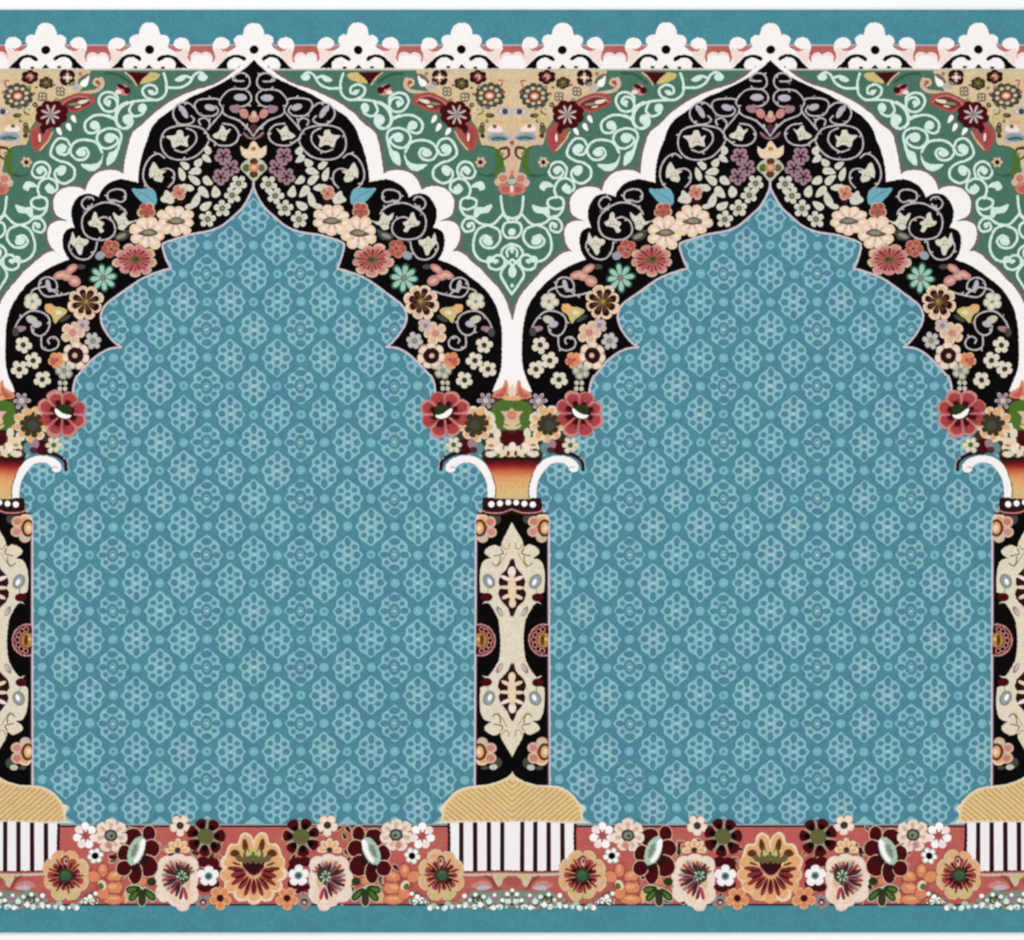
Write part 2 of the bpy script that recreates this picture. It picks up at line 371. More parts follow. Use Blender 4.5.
# ------------------------------------------------------------------ spandrels (green, between the arches)
def spandrel(C):
    T = both(C, CX); R = [(C, CX, 1)]
    s = Shape(T)
    top = 68.0
    wo = [p for p in WHITE_OUT if p[1] > top]
    mid = pts('a 200,470 300,528 480,600 640,688 745,765 c 805,100 865,230 872,345 d 0,365 120,350 215,415 255,470 300,462 420,510 420,600 355,668 440,690 465,750 440,815 470,850 f 430,100 560,170 700,290 780,400 830,540')[0]
    s.poly([(CX+.4, top), (mid[0][0]-8, top)] + mid + [(CX+.4, 326)], 'greybrown', 1)
    g = offset(wo, 3.8)
    g = [p for p in g if min(math.hypot(p[0]-q[0], p[1]-q[1]) for q in resample(wo[::2], 1.0)[1:] if abs(q[0]-p[0]) < 8) > 3.4]
    g = [p for p in g if p[0] < CX and p[1] < 318 and p[1] > top + 1.6]
    # remove loops left by the offset at the cusps
    s.poly([(g[0][0]+2, top+1.6)] + g + [(CX+.4, 300), (CX+.4, top+1.6)], 'green', 1.8)
    base = s.build('spandrel', carpet, 'green spandrel with pale scrolls')
    # tan corner panel
    s = Shape(T)
    s.poly(line('b 235,442 250,500 290,560 330,600 420,630 540,700 600,790 d 625,60 645,150 690,162 775,195 788,250 805,330 | 845,330 b | 845,442 | 235,442'), 'tan', 3)
    s.blob('b 430,470 520,450 480,500 560,570 470,610 390,590 330,570 400,545', 'tanb', 3.5)
    s.blob('b 760,480 845,470 845,700 790,760 770,620', 'tanb', 3.5)
    s.blob('d 800,180 845,170 845,300 815,300', 'pinktan', 3.6)
    # swirls, eyes and wings drawn on the tan
    s.blob('b 742,716 775,690 800,682 846,700 846,722 800,738 765,728', 'lilac', 4); s.blob('b 765,716 785,700 815,700 830,714 800,726', 'shellpink', 4.6)
    s.te('b', 800, 712, 20, 18, 'darkgrey', 5.2); s.stroke('b 620,700 650,690 660,720 630,735', 1.6, 'olive', 4.5); s.stroke('b 615,790 620,745 660,730 680,760 655,780 640,760', 2.0, 'yellow', 4.5)
    s.te('b', 705, 740, 30, 16, 'olive', 4.4); s.te('b', 720, 742, 12, 8, 'brown', 5); s.te('b', 650, 830, 22, 30, 'olive', 4.4); s.te('b', 655, 870, 16, 14, 'dolive', 4.6)
    s.blob('b 690,835 715,800 735,822 760,798 790,835 740,845', 'shellpink', 4.3); s.stroke('b 600,720 612,700 640,690 655,705', 1.2, 'cream', 5); s.te('b', 690, 690, 18, 10, 'greybrown', 4.6, .6); s.te('b', 735, 770, 14, 8, 'pinktan', 4.6, .3); s.te('b', 640, 660, 16, 10, 'olive', 4.5, -.4); s.te('b', 600, 600, 12, 9, 'rust', 4.4); s.te('b', 470, 545, 10, 8, 'rust', 4.4); s.te('b', 585, 560, 10, 8, 'greybrown', 4.4); s.te('b', 770, 780, 30, 10, 'peach', 3.9, .1); [s.lobes('b', x, y, 5, 3, g, c, 4.6, .1, .4) for x, y, g, c in ((590,672,17,'dmaroon'),(632,560,14,'olive'),(790,590,13,'rust'),(655,800,16,'dmaroon'),(455,640,13,'brown'),(810,520,12,'pinktan'),(300,470,12,'rust'),(685,775,13,'greybrown'))]; [s.te('b', x, y, 5, 5, 'tanb', 5.4) for x, y in ((590,672),(632,560),(655,800),(455,640))]
    s.te('b', 735, 808, 14, 12, 'olive', 5); s.stroke('b 770,560 785,520 760,515', 1.6, 'palered', 4.4); s.te('b', 640, 620, 10, 8, 'pinktan', 4.4)
    s.blob('d 685,112 720,72 790,75 838,118 800,135 740,140 700,140', 'lilac', 4.2); s.blob('d 692,114 725,84 785,86 828,116 790,130 735,134', 'greyblue', 5); s.blob('d 705,118 740,100 790,102 820,120 780,130 735,132', 'teal', 5.5); s.stroke('d 715,122 760,112 800,122', 1.4, 'darkgrey', 6)
    s.te('d', 845, 145, 14, 14, 'rust', 5.2);
    s.stroke('d 770,185 815,178 822,225 790,250 765,240', 3.4, 'brown', 4.6, 1.5); s.te('d', 785, 212, 22, 24, 'tan', 5); s.te('d', 780, 215, 12, 12, 'grey', 5.5)
    # tan curl and white bud at the upper corner
    s.stroke('b 170,505 160,545 195,580 260,590 330,600', 4.4, 'pinktan', 3.8, 3); s.stroke('b 165,510 200,505 215,530 190,548', 2.4, 'tan', 4.6); s.te('b', 195, 528, 18, 14, 'rust', 4.4)
    s.blob('b 225,485 255,468 300,492 318,530 290,532 245,515', 'greybrown', 4); s.blob('b 245,480 265,500 290,515 300,540 270,555 250,530', 'chalk', 5); s.te('b', 330, 560, 26, 16, 'lilac', 4.8, 0.4); s.te('b', 350, 535, 22, 12, 'grey', 4.9, 0.4)
    s.build('corner_panel', base, 'tan flowered panel at the top of the spandrel')
    # mint scrollwork
    s = Shape(T); m = 'mint'; w = 2.5
    for q in ('a 392,492 430,463 470,480 500,530 560,562 648,560', 'a 490,500 535,488 585,512', 'a 662,468 645,530 652,600 705,640 780,620 802,572 762,540 716,555 710,592 742,600 760,580',
              'a 705,640 780,640 860,648 930,680 965,740 958,795 912,822 866,792 868,745 895,735', 'a 862,655 882,705 845,742 795,725 785,685', 'a 965,760 1024,738',
              'b 62,655 65,618 110,592 160,602 182,650 150,706 95,712 62,680 78,632 122,622 145,655 115,678',
              'b 0,652 50,682 76,740 68,795 30,820 -10,805', 'b 76,765 150,738 220,744 272,788 262,842 220,852 184,822 196,790',
              'd 65,190 42,110 60,65 120,52 180,78 194,130 150,178 92,168 62,130 88,96 120,92', 'd 160,205 200,142 290,128 350,158 366,210 330,252 278,250 248,215 268,180 310,190',
              'd 368,165 390,126 440,118 480,160 492,222 440,262 390,275 343,312 345,370 402,406 452,382 462,332 425,300', 'd 370,185 392,222 440,216 452,180 420,160 395,175',
              'd 505,362 494,312 530,270 580,274 612,320 590,366 540,366 518,332 545,300 576,320 558,342', 'd 450,402 500,374 550,390 576,440 562,500',
              'd 452,400 450,440 490,466 522,440 500,414', 'd 562,490 520,512 520,570 550,612 592,620', 'd 562,492 612,512 610,552 560,572 525,560',
              'd 600,632 550,634 524,680 550,716 600,700 592,660 562,672', 'd 592,620 640,662 720,668 785,600', 'd 772,488 780,560 800,610 845,628', 'd 785,602 830,650',
              'd 690,672 758,700 772,760 730,812 670,812 640,775 670,740 710,752', 'd 692,672 630,700 598,770 600,840 640,892 700,905 f 690,122', 'f 690,122 700,172 750,190 792,160 788,110 745,96 720,118 735,145',
              'd 845,648 800,660 786,706 810,748 845,752', 'f 845,24 792,50 778,100 845,165', 'f 845,40 812,70 815,105', 'f 845,125 800,165 772,222 808,290 845,345'):
        s.stroke(q, w, m, 3.4)
    for t, x, y, rx, ry, r in (('a',418,494,30,24,0),('a',555,505,32,18,.3),('a',800,690,28,30,0),('a',890,765,30,36,0),('a',742,590,16,16,0),('b',118,655,16,16,0),('b',212,802,30,28,0),('b',5,762,26,30,0),
                               ('d',115,112,34,32,0),('d',298,210,34,24,0),('d',424,188,30,24,0),('d',420,325,26,36,-.5),('d',552,322,20,18,0),('d',495,440,26,22,0),('d',570,675,16,18,0),('d',690,775,34,26,.3),
                               ('d',845,715,24,24,0),('f',706,122,26,22,0),('f',845,205,26,38,0),('f',845,292,10,12,0),('f',845,60,12,30,0),('f',740,135,18,14,0)):
        s.te(t, x, y, rx, ry, m, 3.9, r)
    for q in ('d 42,130 78,190 120,215 132,290 90,270 60,215', 'd 152,215 180,262 230,280 300,282 262,318 215,322 170,285', 'd 580,428 605,400 650,392 672,432 640,452 625,432', 'd 602,612 612,560 655,560 715,542 695,592 645,602 620,628'):
        s.blob(q, m, 3.7)
    s.te('d', 565, 532, 22, 22, 'green', 4.4)
    for t, x, y in (('b',345,760),('b',375,812),('b',436,838)): s.leaf(t, x, y, 27, 14, 'chalk', 4.4, 2.1)
    s.te('d', 845, 548, 55, 62, 'green', 5.2)
    s.build('scrollwork', base, 'pale mint scrollwork')
    # the balls and the pendant flower
    for sd in (1, -1):
        U = [(C, CX, sd)]
        s = Shape(U); s.te('d', 690, 262, 92, 100, 'dgreen', 4, n=28); s.te('d', 680, 258, 84, 92, 'green', 4.5, n=28); s.blob('d 735,185 780,215 785,290 755,345 720,355 745,290', 'moss', 5.2)
        s.stroke('d 640,345 700,358 735,350', 1.5, 'dgreen', 5)
        s.flower('d', 645, 268, 36, 6, 'pinktan', None, None, 'dmaroon', .4, z=5.2); s.build('fruit', base, 'round green fruit')
        s = Shape(U); s.lobes('b', 382, 497, 4, 12, 56, 'dmaroon', 4, .05, .785); s.te('b', 382, 497, 36, 36, 'dmaroon', 4.2); s.lobes('b', 382, 497, 4, 2, 30, 'pinktan', 5, .35); s.te('b', 382, 497, 14, 13, 'shellpink', 5.6); s.build('rosette', base)
        s = Shape(U); s.lobes('b', 522, 533, 6, 10, 48, 'dolive', 4, .0, .5, (1, .85)); s.te('b', 522, 533, 40, 32, 'dolive', 4.4); s.lobes('b', 522, 533, 5, 4, 26, 'olive', 5, .3); s.te('b', 522, 530, 8, 8, 'gold', 5.6); s.build('rosette', base)
        s = Shape(U); s.lobes('b', 625, 490, 6, 10, 57, 'dmaroon', 4, .0, .5, (1, .82)); s.te('b', 625, 490, 46, 36, 'dmaroon', 4.4); s.lobes('b', 625, 490, 4, 2, 28, 'rust', 5, .3); s.lobes('b', 625, 490, 4, 0, 20, 'pinktan', 5.6, .3, .785); s.build('rosette', base)
        for zx, zy in ((432,585),(545,620)):
            s = Shape(U); s.lobes('b', zx, zy, 4, 4, 34, 'greybrown', 4, .06, .785); s.te('b', zx, zy, 24, 24, 'greybrown', 4.2); s.lobes('b', zx, zy, 4, 7, 24, 'tan', 5, .45, .785); s.te('b', zx, zy, 7, 7, 'rust', 5.4); s.build('rosette', base)
        s = Shape(U); s.lobes('b', 700, 612, 12, 40, 96, 'darkgrey', 4, .0, .1, (1, .86)); s.te('b', 700, 612, 80, 69, 'darkgrey', 4.7); s.te('b', 700, 612, 66, 57, 'olive', 5.1)
        for i in range(9):
            q = i*6.283/9; s.te('b', 700 + 58*math.cos(q), 612 + 50*math.sin(q), 13, 11, 'tan' if i % 2 else 'creamgrey', 5.6)
        s.te('b', 700, 614, 42, 37, 'brown', 6.1); s.te('b', 700, 614, 34, 29, 'rust', 6.5); s.te('b', 700, 614, 24, 19, 'pinktan', 6.8); s.te('b', 700, 615, 13, 10, 'shellpink', 7.2); s.build('rosette', base)
        s = Shape(U); s.lobes('b', 485, 730, 8, 20, 104, 'maroon', 6, -.1, .4, (1, .86)); s.te('b', 485, 730, 84, 72, 'maroon', 6.6); s.flower('b', 490, 732, 66, 8, 'pinktan', 'lilac', None, 'grey', .16, z=8, w=.15, rot=.39)
        s.build('blossom', base, 'dark maroon blossom with pale star')
        s = Shape(U); s.blob('b 205,655 235,605 320,592 400,622 445,662 400,702 340,722 265,692', 'rust', 5); s.blob('b 228,655 250,620 320,608 390,635 415,662 380,690 335,702 275,680', 'dred', 5.5); s.stroke('b 232,655 255,625 320,615 388,640 420,665', 1.2, 'pink', 6.2); s.blob('b 245,652 300,630 395,662 335,692 290,678', 'brown', 6); s.leaf('b', 285, 650, 36, 12, 'ivory', 6.6, 3.4); s.te('b', 345, 664, 36, 9, 'grey', 6.9, .1); s.te('b', 318, 682, 22, 6, 'ivory', 6.8, .2)
        s.build('paisley_leaf', base, 'red paisley leaf lying sideways')
        s = Shape(U); s.blob('b 482,850 502,800 560,780 600,810 d 618,60 625,120 602,186 566,204 515,150 475,90', 'rust', 5); s.blob('b 560,810 590,830 d 608,80 610,130 590,170 550,120 535,60', 'rose', 5.5); s.blob('b 500,820 550,800 d 560,60 540,90 520,60', 'dmaroon', 5.8); s.blob('d 490,70 520,130 560,185 530,150', 'tan', 6); s.stroke('d 478,75 515,140 562,192', 1.4, 'tan', 6.2); s.blob('d 560,75 582,110 568,150 548,115', 'dred', 6); s.te('d', 564, 112, 9, 28, 'ivory', 6.8)
        s.build('paisley_leaf', base, 'red paisley leaf')
    s = Shape(T)
    s.te('d', 800, 440, 44, 36, 'salmon', 5); s.te('d', 790, 372, 38, 34, 'pinktan', 5.2); s.te('d', 790, 376, 26, 24, 'salmon', 5.6); s.te('d', 755, 400, 22, 24, 'pinktan', 4.8); s.te('d', 822, 345, 26, 30, 'salmon', 5.1); s.te('d', 820, 330, 16, 40, 'pinktan', 5.6)
    s.te('d', 805, 445, 26, 20, 'red', 5.6); s.te('d', 845, 395, 26, 18, 'palegreen', 6.4); s.te('d', 845, 440, 10, 24, 'shellpink', 6.2); s.te('d', 845, 470, 26, 18, 'salmon', 4.9)
    s.build('blossom', base, 'salmon pendant blossom')
    # the little red and yellow crown under each palmette
    for sd in (1, -1):
        s = Shape([(C, CX, sd)])
        s.blob('a 690,470 760,462 800,500 815,535 740,520 700,500', 'yellow', 4); s.poly(line('a 752,462 | 905,462 | 860,500 825,545 | 805,510 752,462'), 'maroon', 4.5)
        s.stroke('a 910,466 870,500 840,545', 1.6, 'pinktan', 5); s.te('a', 925, 575, 44, 34, 'pink', 4.2, -.5); s.te('a', 900, 578, 22, 22, 'maroon', 4.8); s.te('a', 938, 555, 26, 14, 'maroon', 4.8, -.4); s.te('a', 955, 590, 20, 14, 'shellpink', 4.7)
        s.stroke('a 880,530 960,478 1040,468', 2.5, 'dgreen', 3.6); s.build('crown_leaf', base, 'red and yellow crown leaf')
for C in COLS: spandrel(C)

# ------------------------------------------------------------------ arches
STARS = (('c 500,95 530,108 545,68 575,65 590,95 645,102 618,128 600,175 570,165 545,160 505,172 512,130', 'c', 560, 125), ('c 232,58 262,66 285,38 300,45 310,72 352,98 335,118 305,122 272,132 262,100', 'c', 290, 92),
 ('c 650,325 690,318 722,270 740,282 755,330 750,370 735,362 718,385 678,396 665,368 676,345', 'c', 705, 345), ('c 830,640 885,648 905,615 915,588 935,608 955,612 985,590 975,632 950,662 955,692 920,702 890,672', 'c', 928, 652),
 ('d 148,660 185,640 195,600 215,595 230,640 255,655 240,680 198,688 176,720 152,710 166,685', 'd', 205, 658), ('d 250,768 290,760 310,742 330,762 350,718 360,760 362,790 332,820 310,862 290,855 280,812 255,795', 'd', 310, 785))
def arch(A):
    T = both(A, AX)
    s = Shape([(A, AX, 1)])
    inn = [(AX, 187)] + FIELD[1:]
    half = BLACK_OUT + [P('g', 735, 240), P('g', 670, 330), P('g', 600, 420), P('g', 500, 420), P('g', 420, 300)] + list(reversed(inn))
    full = half + [(2*AX - x, y) for x, y in reversed(half[1:-1])]
    s.poly(full, 'black', 7)
    band = s.build('arch_band', carpet, 'black scalloped arch filled with flowers')
    s = Shape(T)
    tail = [p for p in BLACK_OUT]
    s.poly(WHITE_OUT[:-1] + [(CX+.6, WHITE_OUT[-1][1]), (CX+.6, P('g', 0, 215)[1])] + list(reversed(tail)), 'white', 6)
    s.build('arch_outline', band, 'white outline of the arch')
    s = Shape(T); s.path([(AX, 178)] + FIELD, 2.1, 'edge', 9, cap=False, ramp=.2)
    s.build('field_edging', band, 'pale line around the niche field')
    # vines
    w = 1.55
    for sd in (1, -1):
      s = Shape([(A, AX, sd)])
      for q in ('a 150,520 190,520 222,510 200,478 160,468 120,490 112,540 145,572 200,570 250,580 292,622 306,660 285,710 345,785 385,830',
              'a 190,685 140,675 106,640 112,600 150,570', 'a 300,640 345,630 430,635 462,662 455,702 420,738 345,742 312,712 330,680', 'a 462,690 505,658 562,660 602,702 600,752 560,792 500,790 470,765 490,740',
              'a 380,825 370,785 400,755 440,768 430,800', 'a 87,872 120,822 180,772 260,742 288,715', 'c 87,100 120,60 150,30 180,0', 'c 375,130 385,95 430,50 540,32 640,58 678,120 672,190 620,242 540,256 460,236 402,182 378,140',
              'c 592,188 540,206 490,180 455,130 468,76 520,50', 'c 385,110 345,140 310,162 240,160 195,130 184,80 220,35 285,25', 'c 632,432 600,392 602,335 640,310 690,320', 'c 660,240 702,214 752,240 786,300 792,370 765,425 735,445',
              'd 100,532 126,500 120,462 70,444 22,456 14,500 42,524 84,512', 'd 215,512 225,498 260,494 292,532 270,572 240,560 222,540', 'd 5,600 20,572 70,540 150,530 222,560 282,612 292,680 262,742 190,766 120,756 80,712 90,652 140,622 180,632',
              'd 195,780 205,832 240,880 290,892 340,872 372,822 365,780', 'f 340,330 400,346 450,356 520,362 562,320 556,262 510,240 460,262 450,312 500,330', 'f 440,352 480,320 520,300 600,318 622,352',
              'f 722,572 690,512 630,460 560,460 510,490 498,540 520,592 562,612 602,592 612,552', 'f 548,612 546,682 502,706 450,690 438,650 470,618 506,636 498,662'):
          s.stroke(q, w, 'vine', 9)
          pl = line(q)
          for i in range(6, len(pl)-4, 17):
              a = math.atan2(pl[i+1][1]-pl[i-1][1], pl[i+1][0]-pl[i-1][0]) + random.choice((-.9, .9)); d = random.uniform(1.6, 2.4)
              s.ell(pl[i][0] + d*math.cos(a), pl[i][1] + d*math.sin(a), 1.7, .8, random.choice(('vine', 'creamgrey', 'creamgrey', 'mauve')), 9.4, a, 8)
      for t, x, y, rx, ry, r in (('a',175,625,42,22,0),('a',365,688,36,20,-.3),('a',535,715,18,44,.5),('a',560,690,10,22,.2),('d',100,522,20,14,0),('f',505,290,16,36,.2)):
          s.te(t, x, y, rx, ry, 'lilac', 9.6, r)
      s.build('vine_scroll', band, 'thin lilac vine scrolls')
    # leaves, one spray
    for sd in (1, -1):
      s = Shape([(A, AX, sd)])
      for t, x, y, rx, ry, r in (('c',380,195,22,28,.4),('c',388,248,32,20,-.6),('c',440,275,30,22,.9),('c',528,292,32,20,-.6),('c',462,330,40,22,.3),('c',550,350,20,42,.35),('c',468,385,42,22,-.6),('c',385,388,34,24,-.5),('c',332,460,26,36,.2),
                               ('c',412,460,42,24,-.8),('c',455,510,24,48,-.3),('c',490,550,36,16,.3),('c',395,550,38,24,.6),('c',525,432,55,20,-.05),('c',636,505,42,34,.2),('c',640,480,20,26,.3)):
          s.leaf(t, x, y, rx if rx > ry else ry, ry if rx > ry else rx, 'leafcream', 9.4, (r if rx > ry else r + 1.57) + (3.14 if x % 3 else 0)); s.te(t, x, y, rx*.35, ry*.2, 'creamgrey', 10, r)
      s.build('leaf_spray', band, 'spray of cream leaves')
    for sd in (1, -1):
        U = [(A, AX, sd)]
        def fl(lbl, *a, name='blossom', **k):
            s = Shape(U); s.flower(*a, **k); s.build(name, band, lbl)
        # star blossoms on the vines
        for q, t, x, y in STARS:
            s = Shape(U); s.poly(smooth_closed(pts(q)[0], 3), 'leafcream', 10); s.te(t, x, y, 32, 28, 'cream', 10.8, .4); s.te(t, x, y, 20, 17, 'creamgrey', 11.4); s.te(t, x+2, y+1, 10, 8, 'cream', 11.8); s.stroke(f'{t} {x-28},{y+20} {x},{y+6} {x+26},{y+22}', .7, 'grey', 11.3)
            s.build('blossom', band, 'cream star blossom on a vine')
        for t, x, y in (('c',283,230),('c',235,308),('c',297,362)):
            fl('mauve blossom', t, x, y, 58, 5, 'mauve', None, 'dmauve', 'dmaroon', .2, .3, z=9.5, w=.5)
        for i, (t, x, y) in enumerate((('c',182,408),('c',226,484),('c',290,568),('c',380,636))):
            fl('small cream blossom', t, x, y, 56, 5, 'leafcream', None, 'creamgrey', 'olive', .34, .3+i, z=10, w=.44, mid2='grey')
        for t, x, y in (('f',668,672),('f',605,770),('f',690,825),('f',543,895)):
            fl('small cream blossom', t, x, y, 55, 5, 'cream', None, 'leafcream', 'dolive', .32, random.random()*6, z=10, w=.5)
        fl('small cream blossom', 'f', 610, 395, 60, 5, 'creamgrey', 'cream', None, 'grey', .2, .5, z=10, w=.55)
        s = Shape(U); s.blob('c 708,512 722,452 762,436 820,440 868,440 835,492 795,530 728,546', 'leafblue', 10); s.stroke('c 730,525 770,485 840,450', 1, 'teal', 10.6); s.build('leaf', band, 'blue leaf')
        s = Shape(U); s.lobes('c', 775, 582, 5, 8, 58, 'pinktan', 11, .02, .3); s.lobes('c', 775, 582, 5, 10, 50, 'rust', 11.7, .15, .3); s.lobes('c', 775, 582, 5, 6, 34, 'red', 12.3, .4, .9); s.te('c', 775, 590, 10, 9, 'olive', 12.8); s.build('bud', band, 'red bud')
        s = Shape(U); s.lobes('c', 565, 465, 4, 6, 48, 'pinktan', 11, .05, .5); s.lobes('c', 565, 465, 4, 8, 40, 'salmon', 11.6, .25, .5); s.te('c', 562, 470, 12, 11, 'rust', 12.2); s.te('c', 560, 520, 28, 18, 'dmaroon', 10.6); s.build('bud', band, 'orange bud')
        s = Shape(U); s.blob('c 875,700 930,715 985,740 960,770 900,760', 'darkgrey', 9.6); s.te('c', 935, 742, 34, 14, 'grey', 10.2, .4); s.build('leaf', band, 'grey green leaf')
        for X, Y, r, n, rt, q in ((590, 645, 122, 9, .2, .82), (762, 722, 114, 8, .5, .92)):
            s = Shape(U); s.te('c', X, Y, r*.86, r*.86*q, 'tan', 12); s.lobes('c', X, Y, n, r*.25, r, 'petalcream', 12.6, .06, rt, (1, q), vary=.09); s.lobes('c', X, Y, n, r*.3, r*.8, 'shellpink', 13.6, .5, rt, (1, q)); s.lobes('c', X, Y, n, r*.25, r*.55, 'pinktan', 14.4, .55, rt + .35, (1, q))
            s.blob(f'c {X-64},{Y+6} {X-30},{Y-22} {X+10},{Y-20} {X+64},{Y+8} {X+20},{Y+22} {X-30},{Y+20}', 'olive', 16); s.te('c', X-4, Y, 36, 13, 'grey', 16.6); s.stroke(f'c {X-40},{Y+14} {X},{Y+22} {X+40},{Y+14}', 1, 'brown', 16.8)
            s.build('blossom', band, 'large cream blossom')
        s = Shape(U); s.te('e', 848, 130, 104, 80, 'rose', 12); s.lobes('e', 848, 130, 9, 30, 134, 'pinktan', 12.4, .02, .2, (1, .78), vary=.08); s.lobes('e', 848, 130, 9, 30, 122, 'pink', 13.2, .16, .2, (1, .78)); s.lobes('e', 848, 130, 9, 26, 92, 'dred', 14, .6, .55, (1, .78), vary=.15); s.lobes('e', 848, 130, 9, 30, 96, 'rose', 13.9, .62, .2, (1, .78))
        s.te('e', 848, 128, 34, 25, 'olive', 15.6); s.te('e', 840, 124, 18, 12, 'brown', 16); s.build('blossom', band, 'large red blossom')
        s = Shape(U); s.lobes('f', 108, 55, 5, 8, 60, 'salmon', 11, .02, .1); s.lobes('f', 108, 55, 5, 10, 52, 'rust', 11.7, .18, .1); s.lobes('f', 108, 55, 5, 4, 30, 'salmon', 12.3, .4, .7); s.te('f', 104, 58, 9, 9, 'brown', 12.8); s.te('f', 172, 98, 32, 26, 'greyblue', 10.8, .5); s.build('bud', band, 'red bud')
        s = Shape(U); s.te('f', 155, 242, 60, 60, 'dgreen', 9.4); s.flower('f', 155, 242, 100, 8, 'dgreen', 'tealstar', 'palegreen', 'mauve', .14, .1, z=10, w=.3); s.build('blossom', band, 'green star blossom')
        s = Shape(U)
        for x, y, rx, ry, r in ((360,185,44,24,.6),(425,225,50,26,.3),(340,262,40,34,-.4),(390,235,36,26,0)): s.te('f', x, y, rx, ry, 'pink', 10, r); s.te('f', x, y, rx*.6, ry*.4, 'pinktan', 10.7, r)
        s.te('f', 300, 170, 32, 16, 'darkgrey', 9.6); s.build('blossom', band, 'pink drooping blossom')
        s = Shape(U); s.te('f', 266, 398, 84, 84, 'pinktan', 11); s.lobes('f', 266, 398, 8, 40, 112, 'petalcream', 11.4, .02, .3); s.lobes('f', 266, 398, 8, 40, 100, 'pinktan', 12.2, .3, .3); s.lobes('f', 266, 398, 8, 10, 84, 'dmaroon', 13, .12, .3, vary=.12); s.lobes('f', 266, 398, 8, 10, 62, 'brown', 13.8, .45, .3); s.te('f', 266, 398, 26, 26, 'olive', 14.6); s.te('f', 262, 394, 12, 12, 'gold', 15); s.build('blossom', band, 'cream blossom with dark brown heart')
        s = Shape(U); s.blob('f 385,455 420,430 470,425 520,410 528,445 490,480 465,530 435,500', 'yellow', 10.5); s.te('f', 498, 438, 32, 30, 'peach', 11); s.te('f', 400, 500, 40, 14, 'darkgrey', 10, .5); s.te('f', 440, 462, 22, 14, 'cream', 11.2); s.build('bud', band, 'yellow bud')
        fl('small grey pink blossom', 'f', 290, 548, 50, 5, 'pinktan', 'lilac', None, 'mauve', .3, z=10.5, w=.55)
        fl('cream and pink blossom', 'f', 352, 595, 76, 5, 'petalcream', 'pinktan', None, 'pink', .3, .6, z=11, w=.52)
        fl('small grey blossom', 'f', 222, 645, 56, 6, 'lilac', 'creamgrey', None, 'grey', .36, .2, z=10.5)
        s = Shape(U); s.lobes('f', 330, 740, 7, 40, 88, 'pinktan', 10.8, .0, .2); s.lobes('f', 330, 740, 7, 44, 84, 'ivory', 11.4, .25, .2); s.te('f', 330, 740, 52, 52, 'dmaroon', 12.5); s.te('f', 334, 740, 16, 16, 'pinktan', 13); s.build('blossom', band, 'pale blossom with maroon heart')
        s = Shape(U); s.lobes('f', 455, 772, 5, 8, 54, 'peach', 11, .05, .2); s.lobes('f', 455, 772, 5, 8, 46, 'orange', 11.7, .2, .2); s.te('f', 476, 778, 20, 24, 'red', 12.2); s.te('f', 448, 768, 10, 10, 'rust', 12.6); s.build('bud', band, 'orange bud')
        fl('small grey blossom', 'f', 405, 838, 60, 5, 'grey', 'creamgrey', None, 'grey', .3, z=10.5, w=.55)
        s = Shape(U)
        for u in (-16, 16):
            for v in (-18, 18): s.te('g', 416+u, 165+v, 14, 15, 'creamgrey', 10)
        s.build('blossom', band, 'tiny grey blossom')
        s = Shape(U); s.te('f', 610, 512, 38, 24, 'creamgrey', 10, -.4); s.te('f', 578, 540, 30, 20, 'lilac', 10.3, .3); s.build('bud', band, 'pale bud')
        s = Shape(U); s.te('f', 690, 572, 44, 18, 'mauve', 9.5, .2); s.te('f', 715, 590, 22, 28, 'darkgrey', 9.7); s.build('leaf', band, 'mauve leaf')
    # ornament on the axis
    s = Shape(T)
    for x, y, rx, ry, r in ((87,755,34,26,0),(150,725,26,34,.6),(210,700,34,22,-.4),(195,685,20,14,0)): s.te('a', x, y, rx, ry, 'pink' if x < 160 else 'mauve', 9.5, r)
    s.te('a', 87, 730, 16, 22, 'pinktan', 10); s.blob('a 87,790 110,815 87,860 64,815', 'dmauve', 9.3)
    s.stroke('c 87,120 120,110 150,80', 1.5, 'mauve', 9.5); s.te('c', 130, 100, 30, 16, 'dmauve', 9.2, -.6)
    s.build('palmette', band, 'pink lotus on the arch axis')
    s = Shape([(A, AX, 1)])
    x0 = P('c', 87, 0)[0]
    s.poly(line('c 2,165 | 45,188 87,132 130,188 | 172,165 | 165,222 120,252 87,256 55,252 10,222 2,165', 4), 'petalcream', 10); s.te('c', 87, 185, 18, 14, 'gold', 10.7)
    s.blob('c 87,240 140,262 172,305 132,352 100,388 74,388 42,352 2,305 34,262', 'creamgrey', 10.4)
    s.te('c', 40, 308, 24, 26, 'moss', 11); s.te('c', 136, 308, 22, 24, 'olive', 11); s.te('c', 87, 268, 26, 22, 'brown', 11.2); s.te('c', 87, 348, 26, 24, 'brown', 11.3); s.te('c', 87, 308, 34, 26, 'salmon', 11.8); s.te('c', 87, 306, 18, 14, 'pinktan', 12.3)
    s.build('palmette', band, 'cream crown on the arch point')
for A in ARCHES: arch(A)

